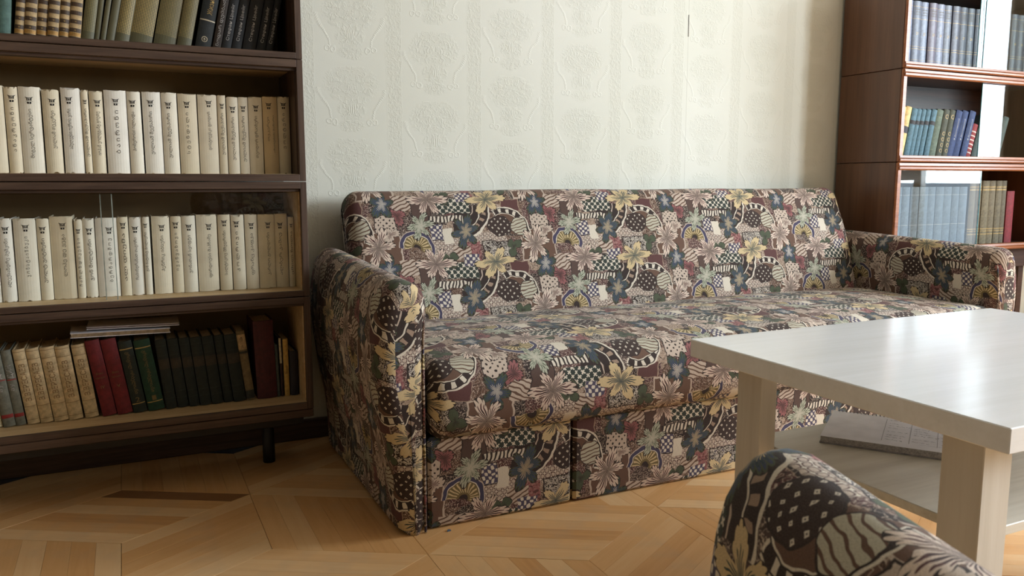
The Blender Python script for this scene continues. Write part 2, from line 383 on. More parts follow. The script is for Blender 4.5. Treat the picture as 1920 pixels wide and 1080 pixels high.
def make_glass(name, refl=0.75, tint=(0.972, 0.985, 0.982, 1)):
    m = bpy.data.materials.new(name); m.use_nodes = True
    nt = m.node_tree; nt.nodes.clear(); nb = NB(m)
    out = nt.nodes.new('ShaderNodeOutputMaterial')
    tr = nt.nodes.new('ShaderNodeBsdfTransparent'); tr.inputs[0].default_value = tint
    gl = nt.nodes.new('ShaderNodeBsdfGlossy'); gl.inputs[1].default_value = 0.008
    fr = nt.nodes.new('ShaderNodeFresnel'); fr.inputs[0].default_value = 1.52
    back = nt.nodes.new('ShaderNodeNewGeometry').outputs['Backfacing']      # same reflectance on both faces of the sheet
    nb.put(fr.inputs[0], nb.m('MULTIPLY_ADD', back, 1 / 1.52 - 1.52, 1.52))
    smudge = nb.noise(nb.coord(), 7.0, 2)
    nb.put(gl.inputs[0], nb.ramp(smudge, [(0.3, (246, 248, 250)), (0.7, (255, 255, 255))]))
    mx = nt.nodes.new('ShaderNodeMixShader')
    nt.links.new(nb.m('MULTIPLY', fr.outputs[0], refl, clamp=True), mx.inputs[0])
    nt.links.new(tr.outputs[0], mx.inputs[1]); nt.links.new(gl.outputs[0], mx.inputs[2])
    nt.links.new(mx.outputs[0], out.inputs[0])
    return m

FABRIC = make_fabric()
WALLPAPER = make_wallpaper()
PARQUET = make_parquet()
GLASS = make_glass('cabinet_glass')
GLASS_CLEAR = make_glass('sliding_shelf_glass', 0.45, (0.99, 0.995, 0.992, 1))
GLASS_EDGE = flat_mat('glass_edge', (70, 128, 128), 0.15)
PLAIN_WALL = flat_mat('painted_wall', (150, 138, 118), 0.8, 0.04, 3)
CEIL = flat_mat('ceiling_paint', (192, 186, 174), 0.85, 0.03, 3)
WINWHITE = flat_mat('window_paint', (232, 230, 224), 0.45, 0.03, 8)
WALNUT = wood_mat('dark_walnut_edge', (50, 36, 30), (68, 50, 41), (90, 70, 58), 0.42, 'X')
WALNUTV = wood_mat('dark_walnut_upright', (50, 36, 30), (70, 52, 43), (92, 72, 60), 0.42, 'Z')
SHELFWOOD = wood_mat('pale_shelf_veneer', (186, 152, 106), (206, 174, 128), (222, 194, 152), 0.5, 'X')
BACKPANEL = flat_mat('olive_back_panel', (122, 98, 62), 0.75, 0.08, 5)
REDWOOD = wood_mat('polished_red_brown_veneer', (84, 54, 37), (98, 64, 44), (112, 75, 52), 0.3, 'Z', 0.35, 0.2)
REDRAIL = wood_mat('polished_rail', (116, 64, 34), (144, 84, 46), (168, 104, 62), 0.36, 'X', 1.0, 0.12)
DARKWOOD = wood_mat('dark_interior', (46, 28, 22), (62, 40, 30), (78, 52, 40), 0.45, 'X')
TABLETOP = wood_mat('whitewashed_tabletop', (238, 238, 238), (243, 243, 244), (248, 248, 250), 0.22, 'X', 0.5, 0.3)
TABLESIDE = wood_mat('whitewashed_leg', (206, 199, 187), (213, 206, 195), (219, 213, 203), 0.4, 'Z', 0.5)
TABLESHELF = wood_mat('whitewashed_shelf', (206, 200, 188), (222, 217, 206), (232, 228, 218), 0.4, 'X', 0.4)
PAPER = flat_mat('white_paper', (246, 244, 250), 0.8, 0.02, 20)
PAGES = flat_mat('book_pages', (206, 188, 152), 0.9, 0.10, 220)
INK = flat_mat('black_ink', (26, 24, 24), 0.7)
SOFTINK = flat_mat('grey_brown_ink', (96, 88, 78), 0.8)
GOLD = flat_mat('gilt_lettering', (190, 158, 92), 0.4)
DULLGOLD = flat_mat('dull_gilt', (118, 98, 58), 0.5)
SILVER = flat_mat('pale_lettering', (176, 172, 170), 0.5)
METAL = flat_mat('wire_spiral', (60, 60, 66), 0.35)
LEGBLACK = flat_mat('black_leg', (26, 24, 24), 0.5)
DARKGAP = flat_mat('dark_underlay', (58, 38, 22), 0.9)

# ------------------------------------------------------------------ mesh helpers
def make_obj(name, verts, faces, mat, parent=None, uvs=None, smooth=False):
    me = bpy.data.meshes.new(name)
    me.from_pydata([tuple(v) for v in verts], [], faces)
    if uvs is not None:
        uvl = me.uv_layers.new(name='UVMap')
        k = 0
        for f in uvs:
            for c in f:
                uvl.data[k].uv = c; k += 1
    if smooth:
        me.polygons.foreach_set('use_smooth', [True] * len(me.polygons))
    me.materials.append(mat); me.validate(); me.update()
    o = bpy.data.objects.new(name, me); COL.objects.link(o)
    if parent: o.parent = parent
    return o

def from_mesh(name, me, parent=None):
    o = bpy.data.objects.new(name, me); COL.objects.link(o)
    if parent: o.parent = parent
    return o

def empty(name, loc=(0, 0, 0), rz=0.0):
    o = bpy.data.objects.new(name, None); COL.objects.link(o)
    o.location = loc; o.rotation_euler = (0, 0, rz); o.empty_display_size = 0.05
    return o

def tag(o, label, cat, group=None, kind=None):
    o['label'] = label; o['category'] = cat
    if group: o['group'] = group
    if kind: o['kind'] = kind
    return o

def struct(o, label=None):
    o['kind'] = 'structure'
    if label: o['label'] = label
    return o

class MB:
    def __init__(self): self.v = []; self.f = []
    def box(self, x0, x1, y0, y1, z0, z1, ch=0.0):
        b = len(self.v)
        if ch <= 0:
            self.v += [(x0, y0, z0), (x1, y0, z0), (x1, y1, z0), (x0, y1, z0), (x0, y0, z1), (x1, y0, z1), (x1, y1, z1), (x0, y1, z1)]
            self.f += [tuple(b + i for i in q) for q in ((3, 2, 1, 0), (4, 5, 6, 7), (0, 1, 5, 4), (1, 2, 6, 5), (2, 3, 7, 6), (3, 0, 4, 7))]
        else:
            # chamfered box: 24 vertices
            c = ch
            idx = {}
            for ix, X in enumerate((x0, x1)):
                for iy, Y in enumerate((y0, y1)):
                    for iz, Z in enumerate((z0, z1)):
                        sx, sy, sz = 1 - 2 * ix, 1 - 2 * iy, 1 - 2 * iz
                        for k, d in enumerate(((0, c, c), (c, 0, c), (c, c, 0))):
                            idx[ix, iy, iz, k] = len(self.v)
                            self.v.append((X + sx * d[0], Y + sy * d[1], Z + sz * d[2]))
            g = lambda *a: idx[a]
            F = []
            for i in (0, 1):
                F.append([g(i, 0, 0, 0), g(i, 1, 0, 0), g(i, 1, 1, 0), g(i, 0, 1, 0)])
                F.append([g(0, i, 0, 1), g(1, i, 0, 1), g(1, i, 1, 1), g(0, i, 1, 1)])
                F.append([g(0, 0, i, 2), g(1, 0, i, 2), g(1, 1, i, 2), g(0, 1, i, 2)])
                for j in (0, 1):
                    F.append([g(i, j, 0, 0), g(i, j, 1, 0), g(i, j, 1, 1), g(i, j, 0, 1)])
                    F.append([g(i, 0, j, 0), g(i, 1, j, 0), g(i, 1, j, 2), g(i, 0, j, 2)])
                    F.append([g(0, i, j, 1), g(1, i, j, 1), g(1, i, j, 2), g(0, i, j, 2)])
                    for k in (0, 1):
                        F.append([g(i, j, k, 0), g(i, j, k, 1), g(i, j, k, 2)])
            cen = Vector(((x0 + x1) / 2, (y0 + y1) / 2, (z0 + z1) / 2))
            for f in F:
                p = [Vector(self.v[i]) for i in f]
                nrm = (p[1] - p[0]).cross(p[2] - p[0])
                fc = sum(p, Vector()) / len(p)
                self.f.append(tuple(f) if nrm.dot(fc - cen) > 0 else tuple(reversed(f)))
        return self
    def tube(self, pts, r, n=8, closed=False):
        pts = [Vector(p) for p in pts]; b = len(self.v); m = len(pts)
        up = Vector((0, 0, 1))
        for i, p in enumerate(pts):
            t = (pts[min(i + 1, m - 1)] - pts[max(i - 1, 0)]).normalized()
            a = t.cross(up)
            if a.length < 1e-4: a = t.cross(Vector((0, 1, 0)))
            a.normalize(); c = t.cross(a)
            for k in range(n):
                an = 2 * math.pi * k / n
                self.v.append(tuple(p + a * (r * math.cos(an)) + c * (r * math.sin(an))))
        for i in range(m - 1):
            for k in range(n):
                k2 = (k + 1) % n
                self.f.append((b + i * n + k, b + i * n + k2, b + (i + 1) * n + k2, b + (i + 1) * n + k))
        self.f.append(tuple(b + k for k in reversed(range(n)))); self.f.append(tuple(b + (m - 1) * n + k for k in range(n)))
        return self
    def prism(self, poly, axis, a0, a1):
        """extrude a 2D polygon along an axis ('x','y','z')"""
        b = len(self.v); n = len(poly)
        for a in (a0, a1):
            for (p, q) in poly:
                self.v.append({'x': (a, p, q), 'y': (p, a, q), 'z': (p, q, a)}[axis])
        for i in range(n):
            j = (i + 1) % n
            self.f.append((b + i, b + j, b + n + j, b + n + i))
        self.f.append(tuple(b + i for i in reversed(range(n)))); self.f.append(tuple(b + n + i for i in range(n)))
        return self
    def build(self, name, mat, parent=None, smooth=False):
        o = make_obj(name, self.v, self.f, mat, parent, None, smooth)
        fix_normals(o.data)
        return o

def fix_normals(me):
    import bmesh
    bm = bmesh.new(); bm.from_mesh(me)
    bmesh.ops.recalc_face_normals(bm, faces=bm.faces)
    bm.to_mesh(me); bm.free()

def loft(name, rings, us, mat, parent, vlen, cap_uv):
    """closed rings of equal count; u per ring, arc length v per point (vlen has n+1 values)"""
    n = len(rings[0]); V = [p for r in rings for p in r]; F = []; U = []
    for i in range(len(rings) - 1):
        for j in range(n):
            k = (j + 1) % n
            F.append((i * n + j, i * n + k, (i + 1) * n + k, (i + 1) * n + j))
            U.append(((us[i], vlen[j]), (us[i], vlen[j + 1]), (us[i + 1], vlen[j + 1]), (us[i + 1], vlen[j])))
    for i in (0, len(rings) - 1):
        c = Vector((0, 0, 0))
        for p in rings[i]: c += Vector(p)
        c /= n; ci = len(V); V.append(tuple(c))
        for j in range(n):
            k = (j + 1) % n
            F.append((i * n + j, i * n + k, ci))
            U.append((cap_uv(rings[i][j]), cap_uv(rings[i][k]), cap_uv(c)))
    o = make_obj(name, V, F, mat, parent, U, True)
    # consistent normals, UVs are kept per corner
    fix_normals(o.data)
    return o

def rrect(a0, a1, b0, b1, r, k=6, na=10, nb_=4):
    """rounded rectangle as a closed list, starting at the far top edge, going (a down) ... counter-clockwise"""
    r = max(r, 0.002); pts = []
    def arc(ca, cb, t0):
        for i in range(k + 1):
            t = t0 + (math.pi / 2) * i / k
            pts.append((ca + r * math.cos(t), cb + r * math.sin(t)))
    def line(p, q, n):
        for i in range(1, n): pts.append((p[0] + (q[0] - p[0]) * i / n, p[1] + (q[1] - p[1]) * i / n))
    arc(a1 - r, b1 - r, 0); line((a1 - r, b1), (a0 + r, b1), na)
    arc(a0 + r, b1 - r, math.pi / 2); line((a0, b1 - r), (a0, b0 + r), nb_)
    arc(a0 + r, b0 + r, math.pi); line((a0 + r, b0), (a1 - r, b0), na)
    arc(a1 - r, b0 + r, 3 * math.pi / 2); line((a1, b0 + r), (a1, b1 - r), nb_)
    return pts

def arclen(pts):
    L = [0.0]
    for i in range(len(pts)):
        p, q = pts[i], pts[(i + 1) % len(pts)]
        L.append(L[-1] + math.hypot(p[0] - q[0], p[1] - q[1]))
    return L

# ------------------------------------------------------------------ room
def make_room():
    X0, X1, Y0, Y1, ZC = -2.3, WALL_X, -2.6, 2.8, 2.85
    o = MB().box(X0 - 0.1, X1 + 0.1, Y1, Y1 + 0.1, 0, ZC).build('wall_back', WALLPAPER); struct(o, 'pale embossed wallpaper wall behind the sofa')
    o = MB().box(X0 - 0.1, X0, Y0, Y1, 0, ZC).build('wall_left', PLAIN_WALL); struct(o)
    o = MB().box(X0 - 0.1, X1 + 0.1, Y0 - 0.1, Y0, 0, ZC).build('wall_front', PLAIN_WALL); struct(o)
    o = MB().box(X0 - 0.1, X1 + 0.1, Y0 - 0.1, Y1 + 0.1, ZC, ZC + 0.1).build('ceiling', CEIL); struct(o)
    r = MB()
    a, b_, c, d = WIN2
    r.box(X1, X1 + 0.14, Y0, a, 0, ZC); r.box(X1, X1 + 0.14, b_, WIN_Y0, 0, ZC); r.box(X1, X1 + 0.14, a, b_, 0, c); r.box(X1, X1 + 0.14, a, b_, d, ZC)
    r.box(X1, X1 + 0.14, WIN_Y1, Y1, 0, ZC)
    r.box(X1, X1 + 0.14, WIN_Y0, WIN_Y1, 0, WIN_Z0); r.box(X1, X1 + 0.14, WIN_Y0, WIN_Y1, WIN_Z1, ZC)
    o = r.build('wall_right', PLAIN_WALL); struct(o)
    a2, b2, c2, d2 = WIN2
    win = struct(empty('window_1', (X1, (WIN_Y0 + WIN_Y1) / 2, WIN_Z0)))
    cy = (WIN_Y0 + WIN_Y1) / 2
    fr = MB()
    hw, hh = (WIN_Y1 - WIN_Y0) / 2, WIN_Z1 - WIN_Z0
    for a, b_, c, d in ((-hw, -hw + .05, 0, hh), (hw - .05, hw, 0, hh), (-hw, hw, 0, .05), (-hw, hw, hh - .05, hh)):
        fr.box(0.04, 0.10, a, b_, c, d)
    fr.build('window_frame', WINWHITE, win)
    MB().box(0.045, 0.095, -0.03, 0.03, 0.05, hh - .05).build('mullion', WINWHITE, win)
    MB().box(0.045, 0.095, -hw + .05, -0.03, 0.50, 0.57).build('mullion', WINWHITE, win)
    MB().box(-0.14, 0.06, -hw - .06, hw + .06, -0.04, 0.0, 0.006).build('window_sill', WINWHITE, win)
    w2 = struct(empty('window_2', (X1, (a2 + b2) / 2, c2)))
    hw, hh = (b2 - a2) / 2, d2 - c2
    fr = MB()
    for q in ((-hw, -hw + .05, 0, hh), (hw - .05, hw, 0, hh), (-hw, hw, 0, .05), (-hw, hw, hh - .05, hh)): fr.box(0.04, 0.10, *q)
    fr.build('window_frame', WINWHITE, w2)
    MB().box(0.045, 0.095, -0.03, 0.03, 0.05, hh - .05).build('mullion', WINWHITE, w2)
    MB().box(-0.14, 0.06, -hw - .06, hw + .06, -0.04, 0.0, 0.006).build('window_sill', WINWHITE, w2)
    bb = MB().box(X0, X1, Y1 - 0.016, Y1, 0, 0.07, 0.003).build('baseboard_back', WALNUT); struct(bb)

    # parquet: three-way rhombs of six strips each
    fl = struct(MB().box(X0 - 0.1, X1 + 0.1, Y0 - 0.1, Y1 + 0.1, -0.06, -0.008).build('floor', DARKGAP), 'honey oak parquet floor of rhomb-laid strips')
    s = 0.388; A = Vector((0.617, 1.767)); n_str = 6; gap = 0.0006
    def u2(deg): return Vector((math.cos(R(deg)), math.sin(R(deg))))
    types = [(-30, 30), (30, 90), (90, 150)]      # strip direction, stacking direction
    def strip_poly(t):
        d, e = u2(types[t][0]) * s, u2(types[t][1]) * (s / n_str)
        pts = [Vector((0, 0)), d, d + e, e]
        c = sum(pts, Vector((0, 0))) / 4
        return [p + (c - p).normalized() * gap * 1.6 for p in pts]
    def strip_geo(t, off):
        P = strip_poly(t); d = u2(types[t][0]); nn = Vector((-d.y, d.x))
        V = [(p.x + off.x, p.y + off.y, z) for z in (-0.008, -0.0006) for p in P]
        ce = sum(P, Vector((0, 0))) / 4
        V += [(p.x + (ce.x - p.x) * 0.006 + off.x, p.y + (ce.y - p.y) * 0.006 + off.y, 0.0) for p in P]
        F = [(8, 9, 10, 11)]
        for i in range(4):
            j = (i + 1) % 4
            F += [(i, j, 4 + j, 4 + i), (4 + i, 4 + j, 8 + j, 8 + i)]
        PP = P * 3
        uv = [(p.dot(d), p.dot(nn)) for p in PP]
        return V, F, [[uv[i] for i in f] for f in F]
    meshes = []
    for t in range(3):
        V, F, U = strip_geo(t, Vector((0, 0)))
        o = make_obj('plank', V, F, PARQUET, None, U); meshes.append(o.data); bpy.data.objects.remove(o)
    items = []
    e1, e2 = Vector((s * math.sqrt(3), 0)), Vector((s * math.sqrt(3) / 2, s * 1.5))
    for i in range(-14, 16):
        for j in range(-10, 8):
            o6 = A + e1 * i + e2 * j
            for t in range(3):
                for k in range(n_str):
                    o = o6 + u2(types[t][1]) * (s / n_str) * k
                    c = o + u2(types[t][0]) * s / 2
                    if X0 < c.x < X1 and Y0 < c.y < Y1: items.append((o, c, t))
    def rank(c):      # strips in the open part of the floor first
        d = math.hypot(c.x - 0.75, (c.y - 1.85) * 1.15)
        if c.y > 2.72: d += 2
        if 0.72 < c.x < 2.9 and c.y > 2.0: d += 2
        return d
    items.sort(key=lambda q: rank(q[1]))
    for o, c, t in items[:285]:
        p = from_mesh('plank', meshes[t], fl); p.location = (o.x, o.y, 0)
        if (c - Vector((0.055, 2.425))).length < 0.03:
            p.data = meshes[t].copy(); p.data.materials[0] = make_parquet('walnut_plank', (112, 66, 38)); p['label'] = 'one dark brown plank'
    V, F, U = [], [], []
    for o, c, t in items[285:]:
        v, f, u = strip_geo(t, o); b = len(V); V += v; F += [tuple(b + q for q in g) for g in f]; U += u
    rest = make_obj('plank_field', V, F, PARQUET, fl, U); rest['kind'] = 'stuff'
make_room()

# ------------------------------------------------------------------ upholstered seating
def chaikin(p, closed=True):
    out = []
    n = len(p)
    for i in range(n):
        a, b = p[i], p[(i + 1) % n]
        out.append((a[0] * .75 + b[0] * .25, a[1] * .75 + b[1] * .25)); out.append((a[0] * .25 + b[0] * .75, a[1] * .25 + b[1] * .75))
    return out

ARM = [(0, 0), (0, .16), (0, .32), (0, .46), (.006, .56), (.002, .615), (-.025, .645), (-.06, .655), (-.095, .64), (-.120, .59), (-.130, .50), (-.128, .42),
       (-.112, .30), (-.090, .17), (-.080, .06), (-.080, 0)]

def make_seating(name, inner, depth_y0, depth_y1, label, cat, loc, rz, split=None, uo=0.0, vo=0.0):
    """sofa / armchair: local x across (0 = inner face of one arm), local y from front (depth_y0) to back"""
    root = empty(name, loc, rz); tag(root, label, cat)
    yf, yb = depth_y0, depth_y1
    # arms
    prof = chaikin(ARM)
    prof = [(x, max(z, 0.0)) for x, z in prof]
    al = arclen(prof)
    for side in (0, 1):
        rings, us = [], []
        Rr = 0.042
        sts = [(yf + Rr * (1 - math.sin(t * math.pi / 2)), Rr * (1 - math.cos(t * math.pi / 2))) for t in (0, .25, .45, .65, .82, 1.0)]
        sts = [(yf + Rr * (1 - math.cos(t * math.pi / 2)), Rr * (1 - math.sin(t * math.pi / 2))) for t in (0, .12, .3, .5, .75, 1.0)]
        ys = sts + [(yf + Rr + (yb - yf - Rr) * i / 16, 0) for i in range(1, 16)] + [(yb - .01, .004), (yb, .02)]
        u = 0
        prev = None
        for y, d in ys:
            ring = []
            tt = (y - yf) / (yb - yf)
            for x, z in prof:
                cxm = -0.04 if z < .2 else -0.04 - 0.02 * min(1, (z - .2) / .2)
                hw = 0.04 if z < .2 else 0.04 + 0.024 * min(1, (z - .2) / .2)
                x2 = cxm + (x - cxm) * (1 - d / hw * .93)
                z2 = z - d * max(0, min(1, (z - .3) / .3))
                z2 *= 1 + 0.045 * tt * min(1, z / .6)
                wv = 0.0025 * noise.noise(Vector((x * 9 + side * 7, y * 7, z * 9)))
                x2 += wv
                if side: x2 = inner - x2
                ring.append((x2, y, z2))
            if prev is not None: u += math.hypot(y - prev[0], d - prev[1])
            prev = (y, d)
            rings.append(ring); us.append(u + uo + side * .21)
        va = [l + vo for l in al]
        arm_o = loft('armrest', rings, us, FABRIC, root, va, lambda p: (p[0] * (1 - 2 * side) + uo, p[2] + vo))
        # welt running down the front of the arm
        sgn = 1 if side == 0 else -1
        x0 = -0.004 if side == 0 else inner + 0.004
        pts = [(x0 - sgn * .012, yf + .055, .632), (x0 - sgn * .006, yf + .030, .618), (x0 - sgn * .004, yf + .016, .585), (x0 - sgn * .006, yf + .008, .52)] + [(x0 - sgn * .008, yf + .007, .50 - .499 * i / 8) for i in range(9)]
        t = MB().tube(pts, 0.0035, 8)
        o = t.build('piping', FABRIC, arm_o, True)
        me = o.data; uvl = me.uv_layers.new(name='UVMap')
        for lp in me.loops:
            co = me.vertices[lp.vertex_index].co; uvl.data[lp.index].uv = (co.y + co.x + .1 + uo, co.z + vo)
    # seat
    y0, y1, z0, z1 = yf - 0.022, yb - 0.16, 0.235, 0.44
    xs = []; Rr = 0.05
    for t in (0, .25, .5, .75, 1.0): xs.append((0.004 + Rr * (1 - math.cos(t * math.pi / 2)) * .7, Rr * (1 - math.sin(t * math.pi / 2))))
    n = max(6, int((inner - .1) / 0.045))
    xs += [(0.004 + .035 + (inner - .008 - .07) * i / n, 0) for i in range(1, n)]
    xs += [(inner - q[0], q[1]) for q in reversed(xs[:5])]
    base = rrect(y0, y1, z0, z1, .062, 6, 14, 5)
    sl = [vo + .05 + l for l in arclen(base)]
    rings, us = [], []
    yc, hy = (y0 + y1) / 2, (y1 - y0) / 2
    for x, d in xs:
        ring = []
        for y, z in rrect(y0 + d, y1 - d, z0 + d, z1 - d, .062 - d * .6, 6, 14, 5):
            cr = 0.0
            if z > .34:
                cr = .026 * max(0, 1 - ((y - yc) / hy) ** 2) * max(0, 1 - ((x - inner / 2) / (inner / 2)) ** 6) + .007 * noise.noise(Vector((x * 4, y * 5, 3.3)))
            fb = .006 * noise.noise(Vector((x * 5, z * 8, 1.7))) if y < yc else 0
            ring.append((x, y + fb, z + cr))
        rings.append(ring); us.append(x + uo)
    loft('seat', rings, us, FABRIC, root, sl, lambda p: (p[1] + uo, p[2] + vo))
    # back
    lean = R(20); oy, oz = yb - 0.22, 0.40
    xs2 = []; Rr = 0.052
    for t in (0, .2, .4, .6, .8, 1.0): xs2.append((-0.008 + Rr * (1 - math.cos(t * math.pi / 2)), Rr * (1 - math.sin(t * math.pi / 2))))
    n = max(6, int(inner / 0.045))
    a0 = xs2[-1][0]
    xs2 += [(a0 + (inner - 2 * a0) * i / n, 0) for i in range(1, n)]
    xs2 += [(inner - q[0], q[1]) for q in reversed(xs2[:6])]
    base = rrect(0, .122, 0, .512, .056, 7, 4, 14)
    sl = [vo + .09 - l for l in arclen(base)]
    rings, us = [], []
    for x, d in xs2:
        ring = []
        for t, h in rrect(d, .122 - d * .5, d, .512 - d, .056 - d * .5, 7, 4, 14):
            if t < .05:
                t = t - .012 * math.sin(min(1, max(0, h / .5)) * math.pi) + .004 * noise.noise(Vector((x * 4, h * 6, 9.1)))
            hh = h + .004 * noise.noise(Vector((x * 3, 0.3, 5.5))) * (h > .4)
            ring.append((x, oy + hh * math.sin(lean) + t * math.cos(lean), oz + hh * math.cos(lean) - t * math.sin(lean)))
        rings.append(ring); us.append(x + uo + .07)
    loft('backrest', rings, us, FABRIC, root, sl, lambda p: (p[1] + uo, p[2] + vo))
    # base box with its front panels
    def panel(nm, a, b_, c0, c1, d0, d1):
        m = MB().box(a, b_, c0, c1, d0, d1, 0.008)
        o = m.build(nm, FABRIC, root)
        uvl = o.data.uv_layers.new(name='UVMap')
        for lp in o.data.loops:
            co = o.data.vertices[lp.vertex_index].co
            uvl.data[lp.index].uv = (co.x + co.y * .3 + uo + .19, co.z + vo + .13)
    if split:
        panel('front_panel', 0.001, split - .004, yf + .016, yf + .035, 0.001, .246)
        panel('front_panel', split + .004, inner - .001, yf + .016, yf + .035, 0.001, .246)
    else:
        panel('front_panel', 0.001, inner - .001, yf + .010, yf + .035, 0.001, .246)
    panel('base', 0.001, inner - .001, yf + .036, yb - .07, 0.001, .234)
    return root

make_seating('sofa', 2.20, 1.878, 2.70, 'long sofa in dark floral tapestry fabric against the wallpapered wall', 'sofa', (0.665, 0, 0), 0, split=0.427, uo=0.12, vo=0.02)
th = R(180 - 20.4)
chair_w = 0.62
arm_tip = Vector((0.585, 0.615))                 # front of the arm nearest the camera
cl = arm_tip - Vector((math.cos(th), math.sin(th))) * (chair_w + 0.06)
make_seating('armchair', chair_w, 0.0, 0.80, 'floral tapestry armchair whose rounded arm juts into the near corner', 'armchair', (cl.x, cl.y, 0), th, None, 0.33, 0.07).scale = (1, 1, 0.975)

# ------------------------------------------------------------------ coffee table and notebook
def make_table():
    X0, X1, Y0, Y1, ZT, T = 1.168, 2.236, 0.730, 1.487, 0.535, 0.041
    t = tag(empty('coffee_table', ((X0 + X1) / 2, (Y0 + Y1) / 2, 0)), 'white wooden coffee table with a lower shelf, in front of the sofa', 'table')
    ox, oy = t.location.x, t.location.y
    MB().box(X0 - ox, X1 - ox, Y0 - oy, Y1 - oy, ZT - T, ZT, 0.0018).build('tabletop', TABLETOP, t)
    lx, ly = 0.046, 0.075
    for x in (1.227, 2.176 - lx):
        for y in (0.806, 1.314):
            w_ = 0.073 if y < 1 else lx
            MB().box(x - ox, x + w_ - ox, y - oy, y + ly - oy, 0, ZT - T, 0.0015).build('leg', TABLESIDE, t)
    MB().box(1.276 - ox, 2.131 - ox, 0.830 - oy, 1.401 - oy, 0.293, 0.3115, 0.0015).build('shelf', TABLESHELF, t)
    # spiral pad lying askew on the lower shelf
    n = tag(empty('spiral_notepad', (1.388, 1.296, 0.3120), math.atan2(-0.22, 0.159)), 'open spiral notepad with handwritten notes on the table shelf', 'notepad')
    W, D = 0.330, 0.239
    MB().box(0, W, 0, D, 0, 0.003).build('back_cover', flat_mat('notepad_card', (150, 146, 150), 0.7), n)
    MB().box(0.002, W - .002, 0.002, D - .008, 0.003, 0.016).build('paper_block', flat_mat('notepad_page_edges', (178, 172, 170), 0.85, 0.08, 300), n)
    page = MB().box(0.001, W - .001, 0.001, D - .007, 0.016, 0.0166).build('top_page', PAPER, n)
    sp = MB()
    k = 0
    x = 0.012
    while x < W - .008:
        pts = [(x + .0008 * i, D - .007 + .0075 * math.cos(a), 0.010 + .0085 * math.sin(a)) for i, a in enumerate([math.pi * 2 * q / 8 for q in range(9)])]
        sp.tube(pts, 0.0011, 5); x += 0.0085
    sp.build('spiral_binding', METAL, n)
    # handwriting and ruled columns
    hw = MB(); rnd = random.Random(4)
    def stroke(x, y, l, th_, ang=0.0):
        dx, dy = math.cos(ang) * l, math.sin(ang) * l; nx, ny = -math.sin(ang) * th_, math.cos(ang) * th_
        b = len(hw.v)
        hw.v += [(x, y, .0169), (x + dx, y + dy, .0169), (x + dx + nx, y + dy + ny, .0169), (x + nx, y + ny, .0169)]
        hw.f.append((b, b + 1, b + 2, b + 3))
    for xc in (0.125, 0.18, 0.235, 0.288):
        stroke(xc, 0.03, 0.18, 0.0007, math.pi / 2)
        y = 0.205
        while y > 0.04:
            x = xc + 0.006
            while x < xc + rnd.uniform(.02, .05):
                for q in range(rnd.randint(2, 5)):
                    stroke(x, y, rnd.uniform(.003, .006), .0008, rnd.uniform(-1.4, 1.4)); x += .0022
                x += .004
            y -= rnd.choice((.018, .022, .030))
    stroke(0.20, 0.035, 0.05, 0.0006); stroke(0.262, 0.03, 0.03, 0.0006)
    hw.build('handwriting', flat_mat('pen_ink', (84, 82, 100), 0.7), page)
make_table()
sc_ = MB().prism([(0, 0), (0.011, 0.002), (0.008, 0.009), (0.002, 0.007)], 'z', 0.0003, 0.003).build('paper_scrap', flat_mat('blue_scrap', (88, 110, 138), 0.7))
sc_.location = (0.705, 1.865, 0); tag(sc_, 'tiny crumpled blue scrap on the parquet by the sofa', 'scrap')

# ------------------------------------------------------------------ dark bookcase of stacked sections
LX0, LX1, LYF, LYB = -0.62, 0.486, 2.42, 2.70
def dark_section(z0, zs, ztop_under, z1, label, first=False, glass=False):
    """z0 underside, zs top of its floor board, ztop_under underside of its top board, z1 top"""
    r = tag(empty('bookcase_section', ((LX0 + LX1) / 2, LYF, z0)), label, 'bookcase', 'stacked sections of the dark bookcase')
    ox, oy, oz = r.location
    def bx(x0, x1, y0, y1, a, b, ch=0.0): return MB().box(x0 - ox, x1 - ox, y0 - oy, y1 - oy, a - oz, b - oz, ch)
    T = 0.018
    for xa in (LX0, LX1 - T):
        bx(xa, xa + T, LYF + .001, LYB, z0 + .0005, z1 - .0005, 0.001).build('side_panel', WALNUTV, r)
    bx(LX0 + T, LX1 - T, LYF + .012, LYB - .008, z0 + .001, zs).build('floor_board', SHELFWOOD, r)
    bx(LX0 + T, LX1 - T, LYF, LYF + .012, z0 + .001, zs - .0006, 0.001).build('front_edge', WALNUT, r)
    bx(LX0 + T, LX1 - T, LYF + .012, LYB - .008, ztop_under, z1 - .001).build('top_board', SHELFWOOD, r)
    bx(LX0 + T, LX1 - T, LYF, LYF + .012, ztop_under, z1 - .001, 0.001).build('front_edge', WALNUT, r)
    bx(LX0 + T, LX1 - T, LYF + .013, LYF + .040, ztop_under - .009, ztop_under, 0.001).build('glass_rail', WALNUT, r)
    bx(LX0 + T, LX1 - T, LYB - .008, LYB - .003, z0, z1).build('back_panel', BACKPANEL, r)
    # pale lining of the uprights
    bx(LX1 - T - .003, LX1 - T, LYF + .02, LYB - .008, zs, ztop_under).build('side_lining', SHELFWOOD if zs < .9 else WALNUTV, r)
    if glass:
        for (a, b_, y) in ((LX0 + T, -0.030, LYF + .022), (-0.058, LX1 - T - .003, LYF + .031)):
            pane = bx(a, b_, y, y + .004, zs + .001, ztop_under - .012).build('glass_pane', GLASS_CLEAR, r)
            e = b_ if y < LYF + .025 else a
            bx(e - .0012, e + .0012, y - .0002, y + .0042, zs + .001, ztop_under - .012).build('glass_edge', flat_mat('pale_glass_edge', (150, 158, 150), 0.3), pane)
    return r
dark_section(1.2445, 1.2635, 1.545, 1.567, 'dark walnut bookcase section at the top of the stack')
dark_section(0.8965, 0.9180, 1.2215, 1.2440, 'dark walnut bookcase section holding the upper row of white books')
